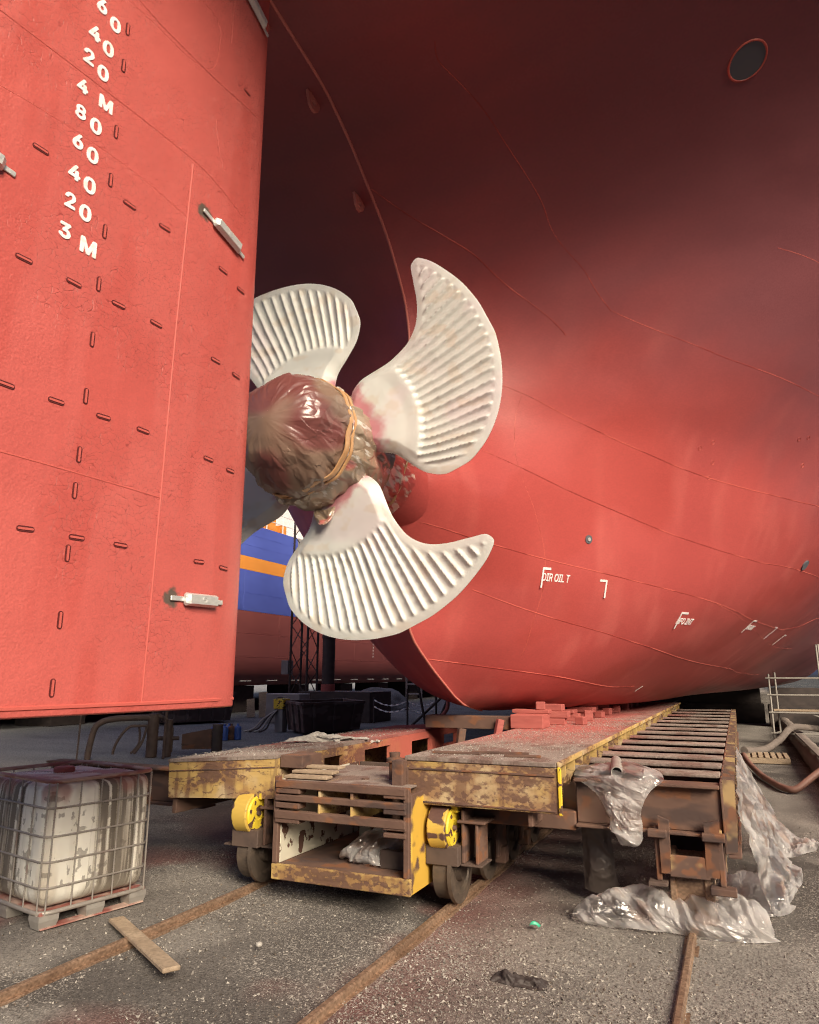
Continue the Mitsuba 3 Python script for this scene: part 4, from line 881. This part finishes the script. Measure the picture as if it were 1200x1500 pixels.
# ------------------------------------------------------------------ loose things on the near ground
m = rod((-4.62, 4.72, .028), (-3.44, 4.02, .075), .115, .03); k = 'plank'; obj(k, m, 'm_timber'); tag(k, 'weathered plank lying across the left rail near the white tank', 'plank')
m = fold([[(-1.60 + .085 * i, 4.86 + .05 * j, .0 + .035 * (0 < i < 4) * (0 < j < 3)) for i in range(5)] for j in range(4)], 50, 40, .05, 13, 71)
obj('rag', m, 'm_dark_steel', smooth=50); tag('rag', 'small dark crumpled rag on the gravel between the rails', 'rag')
scene['m_green'] = P((.05, .42, .25), .4)
obj('green_scrap', fold([[(-1.62 + .035 * i, 5.9 + .03 * j, .02 + .02 * (i == 1)) for i in range(3)] for j in range(3)], 12, 12, .02, 20, 5), 'm_green', smooth=40); tag('green_scrap', 'tiny bright green scrap on the ground left of the film', 'scrap')
scene['m_pale_lump'] = P(lambda p, n, uv: mix((.30, .28, .25), (.58, .56, .52), fbm(p.x * 40, p.y * 40, p.z * 40, 2)), .85)
lump = trimesh.creation.icosphere(3, .027); lump.vertices = lump.vertices * (1 + .6 * (meshkit.fbm(lump.vertices * 14, 3, 3) - .5)[:, None]) * [1, 1, .7] + [-3.27, 4.72, .03]
obj('foam_lump', lump, 'm_pale_lump', smooth=30); tag('foam_lump', 'pale crumbly lump on the ground between left and middle rail', 'lump')
# crumpled transparent film
F1 = [[(-1.34, 6.78, 1.115), (-1.12, 6.72, 1.15), (-.92, 6.70, 1.17), (-.70, 6.66, 1.115)], [(-1.31, 6.32, 1.085), (-1.06, 6.22, 1.13), (-.86, 6.19, 1.135), (-.60, 6.28, 1.085)],
      [(-1.12, 6.17, .97), (-1.02, 6.13, .98), (-.88, 6.12, .99), (-.70, 6.17, 1.0)], [(-1.03, 6.17, .80), (-.96, 6.12, .80), (-.87, 6.12, .80), (-.77, 6.17, .82)], [(-.97, 6.19, .66), (-.93, 6.14, .60), (-.85, 6.14, .60), (-.77, 6.19, .65)]]
obj('plastic_film', fold(F1, 190, 150, .055, 6, 81), 'm_film', smooth=9); tag('plastic_film', 'clear plastic film draped over the end girder around a short pipe', 'plastic film')
pp = tube(np.array([(-.945, 6.19, 1.135), (-.99, 6.5, 1.14), (-1.06, 6.95, 1.14)]), .046, 24, caps=False)
rimm = tube(np.array([(-.945 + .0425 * math.cos(a) * .99, 6.19 + .0425 * math.cos(a) * .14, 1.135 + .0425 * math.sin(a)) for a in np.linspace(0, 2 * np.pi, 24, endpoint=False)]), .0045, 6, closed=True)
k = thing('short_pipe', 'short open pipe end poking out of the draped film', 'pipe'); obj('pipe_wall', cat_(pp, rimm), 'm_galv', k, smooth=40)
bore = bar((-.95, 6.225, 1.1355), (-.99, 6.5, 1.14), .040, 24); obj('bore', bore, 'm_black', k)
scene['m_black'] = P((.012, .012, .013), .9)
F2 = [[(-.085, 6.45, 1.02), (-.08, 7.1, 1.05), (-.08, 7.8, 1.06), (-.08, 8.4, 1.06)], [(-.04, 6.5, .75), (.02, 7.15, .7), (.05, 7.9, .65), (.07, 8.5, .65)], [(.0, 6.6, .45), (.10, 7.2, .42), (.15, 8.0, .36), (.20, 8.5, .33)],
      [(.04, 6.75, .2), (.18, 7.3, .18), (.26, 8.0, .14), (.30, 8.5, .12)], [(.1, 6.9, .03), (.26, 7.4, .025), (.36, 8.0, .02), (.40, 8.4, .02)]]
obj(k := 'plastic_film_001', fold(F2, 190, 170, .075, 4.2, 82), 'm_film', smooth=9); tag(k, 'clear plastic film hanging down the right side of the trolley', 'plastic film')
F3 = [[(-.085, 8.6, 1.06), (-.08, 9.2, 1.06), (-.08, 9.7, 1.06)], [(.06, 8.7, .62), (.10, 9.3, .58), (.13, 9.9, .6)], [(.20, 8.9, .22), (.26, 9.4, .2), (.32, 10.0, .2)], [(.3, 9.0, .05), (.42, 9.4, .05), (.5, 9.9, .06)], [(.46, 9.2, .03), (.55, 9.5, .10), (.66, 9.8, .05)], [(.62, 9.5, .03), (.68, 9.7, .05), (.74, 9.9, .02)]]
obj(k := 'plastic_film_002', fold(F3, 180, 120, .07, 4.2, 83), 'm_film', smooth=9); tag(k, 'second hanging sheet of clear film trailing away onto the ground', 'plastic film')
def heap(stations, seed, amp=.062, fr=5.5, nu=220, nv=150):
    R = []
    for x, y, w, h in stations:
        R.append([(x + w * .12, y - w / 2, .012), (x, y - w * .46, h * .55), (x, y - w * .18, h * .98), (x, y + w * .15, h), (x, y + w * .42, h * .5), (x, y + w / 2, .012)])
    m = fold(R, nu, nv, amp, fr, seed); v = np.array(m.vertices); v[:, 2] = np.maximum(v[:, 2], .008); m.vertices = v; return m
obj(k := 'plastic_film_003', heap([(-1.36, 6.28, .06, .04), (-1.20, 6.32, .26, .15), (-1.0, 6.36, .40, .24), (-.78, 6.38, .42, .26), (-.60, 6.4, .36, .2), (-.42, 6.4, .44, .22), (-.22, 6.45, .5, .22), (-.05, 6.5, .46, .2), (.07, 6.5, .34, .08)], 84), 'm_film', smooth=9); tag(k, 'long crumpled heap of clear film on the ground across the right rail', 'plastic film')
obj(k := 'plastic_film_004', heap([(-.28, 7.1, .2, .12), (-.12, 7.15, .5, .26), (.04, 7.25, .6, .26), (.16, 7.4, .6, .16), (.24, 7.5, .4, .05)], 85), 'm_film', smooth=9); tag(k, 'bunched clear film on the ground behind the long film heap', 'plastic film')
obj(k := 'plastic_film_005', heap([(-3.32, 6.1, .1, .05), (-3.2, 6.1, .45, .15), (-3.0, 6.15, .6, .26), (-2.85, 6.2, .6, .22), (-2.7, 6.2, .4, .1)], 86, .10, 5).apply_translation([0, 0, .315]), 'm_film', smooth=9); tag(k, 'clear plastic bundle stuffed in the bottom of the steel rack', 'plastic film')
obj('rack_block', bx(-2.88, -2.62, 5.85, 6.1, .317, .46), 'm_dark_rust', TR)
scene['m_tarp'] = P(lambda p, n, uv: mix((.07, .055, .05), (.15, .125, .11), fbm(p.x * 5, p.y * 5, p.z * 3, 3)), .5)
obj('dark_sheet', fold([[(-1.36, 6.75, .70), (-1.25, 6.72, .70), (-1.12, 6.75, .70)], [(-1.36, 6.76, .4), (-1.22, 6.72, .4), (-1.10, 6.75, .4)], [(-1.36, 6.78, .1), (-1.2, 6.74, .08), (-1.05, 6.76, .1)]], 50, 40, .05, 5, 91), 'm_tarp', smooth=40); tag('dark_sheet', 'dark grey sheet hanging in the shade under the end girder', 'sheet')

# ------------------------------------------------------------------ right-hand side: pipe, hoses, pallet, scaffold
scene['m_hose'] = P(lambda p, n, uv: mix((.14, .07, .055), (.28, .15, .12), fbm(p.x * 4, p.y * 4, p.z * 4, 3)), .6)
scene['m_mud'] = P(lambda p, n, uv: mix((.12, .10, .09), (.20, .17, .15), fbm(p.x * 3, p.y * 3, p.z * 3, 4)), .9, bump=lambda p, n, uv: fbm(p.x * 12, p.y * 12, p.z * 12, 3) * .03)
q = catmull([(1.32, 11.0, .2), (1.36, 15, .2), (1.40, 20, .2), (1.45, 31, .2)], 16); obj('large_pipe', tube(q - [0, 0, .06], .20 + .03 * NP.random(len(q)), 20), 'm_mud', smooth=50); tag('large_pipe', 'thick mud brown pipe lying along the ground at the right edge', 'pipe')
obj('angle_iron', cat_(rod((1.30, 12.5, .37), (1.28, 27, .37), .05, .012), rod((1.27, 12.5, .395), (1.25, 27, .395), .012, .04)), 'm_mud'); tag('angle_iron', 'long rusty angle bar resting along the top of the thick pipe', 'steel bar')
q = catmull([(-.02, 18.3, .16), (.12, 16.8, .08), (.35, 15.0, .06), (.68, 13.9, .06), (1.05, 14.1, .30), (1.4, 14.3, .5), (2.2, 14.6, .3)], 10); obj('hose', tube(q, .055, 12), 'm_hose', smooth=50); tag('hose', 'red brown hose curving over the ground from the pallet to the pipe', 'hose')
q = catmull([(.0, 18.9, .2), (.45, 20.2, .12), (.85, 21.5, .25), (1.3, 22.6, .52), (2.2, 23.5, .4), (3.2, 24, .3)], 10); obj('hose_001', tube(q, .085, 12), 'm_mud', smooth=50); tag('hose_001', 'pale mud coloured hose crossing over the thick pipe by the scaffold', 'hose')
PL = thing('wooden_pallet', 'small wooden pallet beside the trolley where two hoses meet', 'pallet')
for i in range(7): obj('board', bx(.02 + .13 * i, .11 + .13 * i, 18.2, 19.4, .115, .135), 'm_timber', PL)
for y in (18.2, 18.75, 19.3): obj('stringer', bx(.02, .9, y, y + .1, .0, .112), 'm_timber', PL)
SC = thing('scaffold_frame', 'low grey tube scaffold with plank levels under the ship at right', 'scaffold')
def hb(y, x):  # underside of the hull above a point
    zs = np.linspace(1.4, 6, 200); b = half(np.full(200, y), zs); k = np.nonzero(XC + b > x)[0]; return zs[k[0]] if len(k) else 2
for x, y in ((.80, 22.8), (.98, 23.3), (2.05, 22.8), (2.2, 23.3), (3.3, 22.8), (2.12, 23.0)):
    obj('upright', bar((x, y, 0), (x, y, min(hb(y, x) - .04, 2.9)), .026, 10), 'm_galv', SC, smooth=40)
for z in (.33, .88, 1.35, 1.8): obj('ledger', bar((.72, 22.77, z), (3.6, 22.77, z), .024, 8), 'm_galv', SC, smooth=40)
obj('ledger', bar((.8, 22.7, .33), (.98, 23.4, .33), .024, 8), 'm_galv', SC); obj('brace', bar((1.7, 22.82, .88), (3.3, 22.82, .2), .022, 8), 'm_galv', SC)
for k in range(2): obj('scaffold_plank', bx(.85, 3.5, 22.84 + .24 * k, 23.05 + .24 * k, .91, .955), 'm_timber', SC)
for i, (x0, x1, y, h) in enumerate(((-2.0, .9, 33, 1.34), (1.0, 3.3, 31, 1.4), (3.4, 6.0, 29, 1.2), (-6.2, -5.4, 26, 1.2), (-8.2, -6.8, 33, 1.2))):  # added dark blocks stand in for shade in the gap under the hull
    k = numbered('shade_block'); obj(k, cat_(bx(x0, x1, y, y + 1.2, 0, h * .55), bx(x0 + .1, x1 - .1, y + .1, y + 1.1, h * .55 + .001, h)), 'm_dark_steel'); tag(k, ('wide dark block added to deepen the shade beyond the trolley end', 'dark block added to deepen the shade behind the scaffold', 'dark block added for shade at the right edge behind the scaffold', 'dark block added for shade left of the keel under the ship', 'dark block added for shade far under the left side of the ship')[i], 'steel block')

# ------------------------------------------------------------------ far side of the yard
FS = thing('far_ship', 'blue and red ship hull with an orange stripe, standing far beyond the rudder', 'ship')
scene['m_far_red'] = P(lambda p, n, uv: mix((.30, .085, .08), (.38, .12, .11), fbm(p.y * .3, p.z * 1.0, 2, 4)) * (.9 + .15 * smoothstep(.94, .99, noise(p.y * .33, 0, 0))), .5)
scene['m_far_blue'] = P(lambda p, n, uv: mix((.075, .11, .46), (.11, .16, .58), fbm(p.y * .5, p.z * 1.2, 4, 4)), .45)
scene['m_far_orange'] = P(lambda p, n, uv: mix((.80, .30, .05), (.86, .36, .08), fbm(p.y * .5, p.z * 1.2, 4, 3)), .45)
FX = -22.0
ang = np.linspace(-np.pi / 2, 0, 10)
sec = [(FX - 16, 1.35)] + [(FX - 1.4 + 1.4 * math.cos(a), 2.75 + 1.4 * math.sin(a)) for a in ang] + [(FX, 4.99)]
yq = np.array([6, 10, 60, 95.0])
obj('lower_hull', grid_mesh(np.array([[(x, y, z) for y in yq] for x, z in sec])), 'm_far_red', FS, smooth=30)
obj('topside', bx(FX - .4, FX, 6, 95, 5.0, 7.03, .002), 'm_far_blue', FS); obj('stripe', bx(FX - .4, FX + .004, 6, 95, 7.034, 7.72, .002), 'm_far_orange', FS); obj('topside', bx(FX - .4, FX, 6, 95, 7.724, 9.4, .002), 'm_far_blue', FS)
for z in (2.75, 3.9, 5.9, 8.3, 8.85): obj('plate_seam', bar((FX + .002, 6, z), (FX + .002, 95, z), .012, 5), 'm_far_red' if z < 5 else 'm_far_blue', FS)
for y in np.arange(24, 60, 4.2): obj('plate_seam', bar((FX + .002, y, 2.8), (FX + .002, y, 4.95), .010, 5), 'm_far_red', FS); obj('plate_seam', bar((FX + .002, y + 1, 5.05), (FX + .002, y + 1, 7.0), .010, 5), 'm_far_blue', FS)
obj('fender_strip', bx(FX + .001, FX + .06, 33.9, 34.35, 5.0, 9.4), 'm_concrete', FS)
for y in np.arange(28, 44, 1.5): obj('rail_post', bar((FX - .1, y, 9.4), (FX - .1, y, 10.4), .03, 6), 'm_white_paint', FS)
for z in (9.9, 10.4): obj('rail_bar', bar((FX - .1, 28, z), (FX - .1, 44, z), .025, 6), 'm_white_paint', FS)
obj('deck_housing', bx(FX - 5, FX - 1.5, 26, 60, 9.3, 12.5), 'm_white_paint', FS); obj('winch', cat_(bx(FX - 1.2, FX - .5, 31.4, 32.4, 9.41, 10.3), bx(FX - 1.1, FX - .4, 32.8, 33.3, 9.41, 10.0)), 'm_far_orange', FS)
obj('deck', bx(FX - 16, FX - .4, 6, 95, 9.2, 9.35), 'm_far_red', FS)
for y in np.arange(30, 62, 2.3): obj('hull_mark', bx(FX - .85, FX - .55, y, y + .9, 1.56, 1.62).apply_transform(np.eye(4)), 'm_white_paint', FS)
for k, z in enumerate(np.arange(3.0, 4.9, .2)): obj('draught_tick', bx(FX + .001, FX + .012, 43.4, 43.5, z, z + .09), 'm_white_paint', FS)
for y in np.arange(20, 70, 5.5): obj('support_block', bx(FX - 3.5, FX - 1.6, y, y + 1.6, 0, 1.33), 'm_dark_steel', FS)

LM = thing('lattice_mast', 'tall dark steel lattice mast in front of the blue ship', 'mast')
mx, my, ms, mh = -17.7, 27.0, .85, 15.0
cs = [(mx, my), (mx + ms, my), (mx + ms, my + ms), (mx, my + ms)]
for x, y in cs: obj('leg', bar((x, y, 0), (x, y, mh), .05, 8), 'm_dark_steel', LM, smooth=40)
for i in range(int(mh / 1.0)):
    for a in range(4):
        p0, p1 = cs[a], cs[(a + 1) % 4]
        if i % 2: p0, p1 = p1, p0
        obj('lattice_bar', bar((*p0, i * 1.0), (*p1, (i + 1) * 1.0), .022, 5), 'm_dark_steel', LM)
obj('ladder_box', bx(mx - .4, mx - .05, my - .1, my + .3, 1.9, 2.5), 'm_concrete', LM)
VP_ = thing('vent_column', 'thick dark pipe column rising beside the lattice mast', 'pipe column')
obj('pipe', lathe([(0, 1.5), (.27, 1.5), (.27, 3.4), (.30, 3.42), (.30, 3.55), (.27, 3.57), (.27, 7.2), (0, 7.2)], [0, 0, 0], 'y', 20).apply_transform(trimesh.transformations.rotation_matrix(np.pi / 2, [1, 0, 0])).apply_translation([-15.9, 27.2, 0]), 'm_dark_steel', VP_, smooth=40)
obj('red_foot', lathe([(0, 1.2), (.30, 1.2), (.30, 1.5), (0, 1.5)], [0, 0, 0], 'y', 20).apply_transform(trimesh.transformations.rotation_matrix(np.pi / 2, [1, 0, 0])).apply_translation([-15.9, 27.2, 0]), 'm_timber_red', VP_, smooth=40)
obj('base_box', bx(-17.0, -13.6, 26.6, 28.6, 0, 1.2), 'm_dark_steel', VP_)
CB_ = thing('concrete_block', 'grey concrete block with a cable loop behind the rusty skip', 'concrete block'); obj('block', bx(-17.5, -15.9, 25.0, 25.8, 0, 1.15, .03), 'm_concrete', CB_)
a = np.linspace(0, 2 * np.pi, 26, endpoint=False); obj('cable_loop', tube(np.stack([-16.75 + .28 * np.cos(a), np.full(26, 24.93), .72 + .28 * np.sin(a)], 1), .035, 6, closed=True), 'm_dark_steel', CB_, smooth=True)
# skip with tapered ribbed sides
def skip(name, label, A, B, C, h, taper, ribs, lid=None):
    t = thing(name, label, 'skip'); A, B, C = (np.array(v, float) for v in (A, B, C)); D = A + (B - A) + (C - A); ctr = (A + D) / 2
    low = [A, B, D, C]; top = [ctr + (v - ctr) * (1 + taper) for v in low]; low = [np.append(v, .08) for v in low]; top = [np.append(v, h) for v in top]
    for i in range(4):
        j = (i + 1) % 4; nrm = np.cross(low[j] - low[i], top[i] - low[i]); nrm /= np.linalg.norm(nrm); q = [low[i], low[j], top[j], top[i]]
        pnl = obj('side_panel', hull_of([v + nrm * o for v in q for o in (-.02, .02)]), 'm_skip', t)
        for k in range(ribs):
            f = (k + .5) / ribs; a_, b_ = low[i] * (1 - f) + low[j] * f, top[i] * (1 - f) + top[j] * f
            obj('rib', rod(a_ + nrm * .05 * (1 if np.dot(nrm[:2], (a_[:2] - ctr)) > 0 else -1), b_ + nrm * .05 * (1 if np.dot(nrm[:2], (a_[:2] - ctr)) > 0 else -1), .10, .07, up=nrm), 'm_skip', pnl)
        obj('rim', rod(top[i], top[j], .11, .09), 'm_skip', t)
    obj('floor', hull_of([v + [0, 0, o] for v in low for o in (0, .04)]), 'm_skip', t)
    return t
scene['m_skip'] = P(lambda p, n, uv: mix(mix((.060, .042, .040), (.12, .085, .08), rustf(p)), (.20, .17, .16), smoothstep(.55, .68, fbm(p.x * 2, p.y * 2, p.z * 4, 3)) * .5), .7)
skip('rusty_skip', 'dark rusty ribbed skip standing in front of the concrete block', (-12.75, 20.4), (-14.2, 21.7), (-11.95, 22.6), .98, .14, 3)
skip('dark_skip', 'dark ribbed waste skip half hidden under the rudder', (-20.1, 22.3), (-21.6, 23.2), (-19.1, 24.8), 1.15, .12, 5)
# small yard objects
scene['m_blue'] = P(lambda p, n, uv: mix((.035, .09, .34), (.06, .14, .46), rustf(p, 2)), .4)
for i, (x, y, m_) in enumerate(((-14.35, 17.95, 'm_blue'), (-14.22, 18.12, 'm_pale_blue'), (-14.05, 18.05, 'm_blue'), (-14.0, 18.3, 'm_rust'), (-14.15, 18.4, 'm_blue'), (-13.85, 18.42, 'm_blue'), (-14.4, 18.25, 'm_blue'))):
    scene['m_pale_blue'] = P((.45, .52, .62), .4)
    k = numbered('gas_bottle'); c = lathe([(0, 0), (.105, 0), (.11, .02), (.11, .32), (.08, .38), (.035, .40), (.035, .46), (0, .46)], [0, 0, 0], 'y', 16); c.apply_transform(trimesh.transformations.rotation_matrix(np.pi / 2, [1, 0, 0])); c.apply_translation([x, y, 0])
    if c.volume < 0: c.invert()
    obj(k, c, m_, smooth=40); tag(k, {'m_blue': ('leftmost front blue gas bottle of the small group', '', 'blue gas bottle at the front right of the pale bottle', '', 'blue gas bottle behind the pale bottle', 'rightmost blue gas bottle of the small group', 'leftmost rear blue gas bottle of the small group')[i], 'm_pale_blue': 'pale bottle at the front of the blue gas bottles', 'm_rust': 'brown bottle among the blue gas bottles'}[m_], 'gas bottle', 'blue gas bottles on the yard' if m_ == 'm_blue' else None)
TF = thing('pipe_gooseneck', 'bent brown pipe frame with a valve post beyond the white tank', 'pipe frame')
def tb(nm, pts, r, n=8, mat='m_dark_rust'): obj(nm, tube(catmull(pts, n), r, 10), mat, TF, smooth=50)
tb('bent_pipe', [(-13.75, 12.75, 0), (-13.72, 12.8, .5), (-13.68, 12.85, .72), (-13.5, 13.0, .86), (-13.2, 13.3, .90), (-12.75, 13.75, .90)], .07)
tb('inner_hose', [(-13.35, 13.1, .1), (-13.2, 13.2, .55), (-13.05, 13.35, .72), (-12.8, 13.55, .72), (-12.85, 13.5, .4), (-13.0, 13.4, .1)], .03)
tb('inner_hose', [(-13.0, 13.5, .7), (-12.95, 13.5, .4), (-13.1, 13.4, .1)], .025)
obj('post', bar((-12.8, 13.75, 0), (-12.8, 13.75, .98), .13, 16), 'm_dark_rust', TF, smooth=40); obj('post', bar((-12.5, 13.95, 0), (-12.5, 13.95, .85), .09, 14), 'm_dark_rust', TF, smooth=40)
tb('bent_pipe', [(-12.7, 13.8, .93), (-12.55, 13.9, .85), (-12.45, 14.0, .6), (-12.45, 14.0, .1)], .045); obj('valve', bar((-12.9, 13.7, .42), (-12.3, 14.1, .42), .05, 10), 'm_dark_rust', TF, smooth=40)
for i, (x, y, h, lab) in enumerate(((-12.25, 13.55, 1.75, 'thin brown pole right of the bent pipe frame'), (-13.75, 12.45, 1.6, 'thin dark rod left of the bent pipe frame'))):
    k = numbered('pole'); obj(k, bar((x, y, 0), (x + .02, y, h), .035 if i == 0 else .02, 8), 'm_dark_rust', smooth=40); tag(k, lab, 'pole')
SB = thing('steel_box', 'low dark steel box with a rounded end right of the pole', 'box'); obj('box_side', hull_of([(-12.3, 14.2, .15), (-11.75, 14.6, .15), (-12.3, 14.2, .5), (-11.75, 14.6, .62), (-12.3, 14.26, .15), (-11.75, 14.66, .15), (-12.3, 14.26, .5), (-11.75, 14.66, .62)]), 'm_rust', SB); obj('box_end', bar((-11.65, 14.7, .05), (-11.65, 14.7, .72), .13, 14), 'm_dark_steel', SB, smooth=40)
SP = thing('service_post', 'pale service post with yellow top and dangling hoses by the skip', 'service post'); obj('post', bx(-14.5, -14.2, 21.3, 21.6, 0, .75), 'm_concrete', SP); obj('cap', bx(-14.55, -14.15, 21.25, 21.65, .76, 1.08), 'm_yellow', SP)
for j in range(4): obj('hose', tube(catmull([(-14.4, 21.28, .7), (-14.5 - .1 * j, 21.1, .45), (-14.6 - .17 * j, 20.9, .1), (-14.75 - .2 * j, 20.75, .03)], 6), .03, 6), 'm_galv' if j % 2 else 'm_dark_steel', SP, smooth=True)
BR = thing('crowd_barrier', 'yellow crowd barrier on two feet beyond the skip', 'barrier')
bc, bd = np.array([-14.2, 27.9]), np.array([.9, .43])
for s in (-.42, .42): p = bc + bd * s; obj('frame_post', bar((*p, .05), (*p, .95), .03, 8), 'm_yellow', BR); obj('foot', rod((p[0] - .16, p[1] - .3, .03), (p[0] + .16, p[1] + .3, .03), .07, .05), 'm_yellow', BR)
for z in (.95, .25): obj('frame_rail', bar((*(bc - bd * .42), z), (*(bc + bd * .42), z), .03, 8), 'm_yellow', BR)
for s in np.linspace(-.32, .32, 6): p = bc + bd * s; obj('bar', bar((*p, .25), (*p, .95), .018, 6), 'm_yellow', BR)
st_pts = [(-13.4, 26.6), (-11.78, 26.26), (-10.8, 26.8)]
for i, (x, y) in enumerate(st_pts):
    k = numbered('chain_post'); obj(k, bar((x, y, 0), (x, y, (1.0, 1.35, 1.25)[i]), .04, 8), 'm_dark_steel', smooth=40); tag(k, ('dark chain post nearest the yellow barrier', 'dark chain post in the middle of the chain', 'dark chain post beside the ship stern')[i], 'post')
for j, z in enumerate((.9, .65)):
    q = []
    for a_, b_ in zip(st_pts[:-1], st_pts[1:]):
        for t in np.linspace(0, 1, 13)[:-1]: q.append((a_[0] * (1 - t) + b_[0] * t, a_[1] * (1 - t) + b_[1] * t, z - .8 * t * (1 - t)))
    k = numbered('barrier_chain'); obj(k, cat_([bar(q[i], q[i + 1], .03, 6) for i in range(0, len(q) - 1, 1) if i % 2 == 0] + [bar(q[i], q[i + 1], .012, 5) for i in range(0, len(q) - 1)]), 'm_white_paint'); tag(k, ('upper white plastic chain hung between the posts', 'lower white plastic chain hung between the posts')[j], 'chain')
gp = trimesh.creation.icosphere(4, 1.0); v = np.array(gp.vertices); v = v[:, :] * [1.9, 1.5, 1.25] * (1 + .25 * (meshkit.fbm(v * 2.5, 3, 2) - .5))[:, None]; gp.vertices = v + [-18.6, 37.5, -.05]
obj('gravel_pile', gp, 'm_ground', smooth=60); tag('gravel_pile', 'grey gravel pile in front of the far ship', 'gravel pile')
TRS = thing('steel_trestle', 'pale steel trestle under the far ship beyond the gravel pile', 'trestle')
for x in (-18.9, -17.9): obj('leg', bar((x, 42, 0), (x, 42, 1.9), .06, 8), 'm_galv', TRS)
for z in (.7, 1.3, 1.85): obj('cross_bar', bar((-18.9, 42, z), (-17.9, 42, z), .05, 8), 'm_galv', TRS)
PR = thing('ship_prop', 'dark steel props leaning against the stern near the chain', 'prop')
obj('strut', bar((-10.3, 25.5, 0), (-9.4, 26.0, 2.2), .05, 8), 'm_dark_steel', PR); obj('strut', bar((-11.2, 25.2, 0), (-9.5, 26, 1.7), .05, 8), 'm_dark_steel', PR); obj('strut', bar((-11.0, 25.0, 2.6), (-10.6, 25.3, 0), .045, 8), 'm_dark_steel', PR); obj('red_hose', tube(catmull([(-9.8, 25.4, 1.4), (-9.75, 25.35, .8), (-10.0, 25.2, .3), (-10.1, 25.1, .02)], 6), .07, 8), 'm_timber_red', PR, smooth=True)
k = 'block_stack'; obj(k, cat_(bx(-21.0, -20.4, 25.9, 26.4, 0, .45), bx(-21.0, -20.4, 25.9, 26.4, .46, .95)), 'm_concrete'); tag(k, 'pale grey block stack right of the dark skip', 'block')
for i, (x, y, h, w) in enumerate(((-20.3, 27.9, .8, .35), (-19.9, 28.3, 1.1, .4), (-19.2, 28.8, .75, .15))):
    k = numbered('timber_board'); obj(k, rod((x, y, 0), (x - .2, y + .2, h), w, .06, up=(.5, -.8, 0)), 'm_timber'); tag(k, ('low timber board leaning beyond the rudder edge', 'tallest timber board leaning beyond the rudder edge', 'narrow timber board standing right of the others')[i], 'board')
ym = cat_([fold([[(-4.86 + .30 * i + .03 * j, 7.30 + .12 * i + .16 * j, 1.13 + .09 * (i == 1) * (j == 1) + .02 * (0 < i < 3)) for i in range(4)] for j in range(3)], 60, 40, .06, 9, 77)] +
          [rod((-4.9 + 1.0 * r_.random(), 7.3 + .5 * r_.random(), 1.15 + .03 * r_.random()), (-4.8 + .9 * r_.random(), 7.4 + .4 * r_.random(), 1.17 + .05 * r_.random()), .06, .012) for i in range(7)])
obj('scrap_heap', ym, 'm_pale_lump'); tag('scrap_heap', 'small heap of pale scrap strips on the left trolley deck', 'scrap heap')
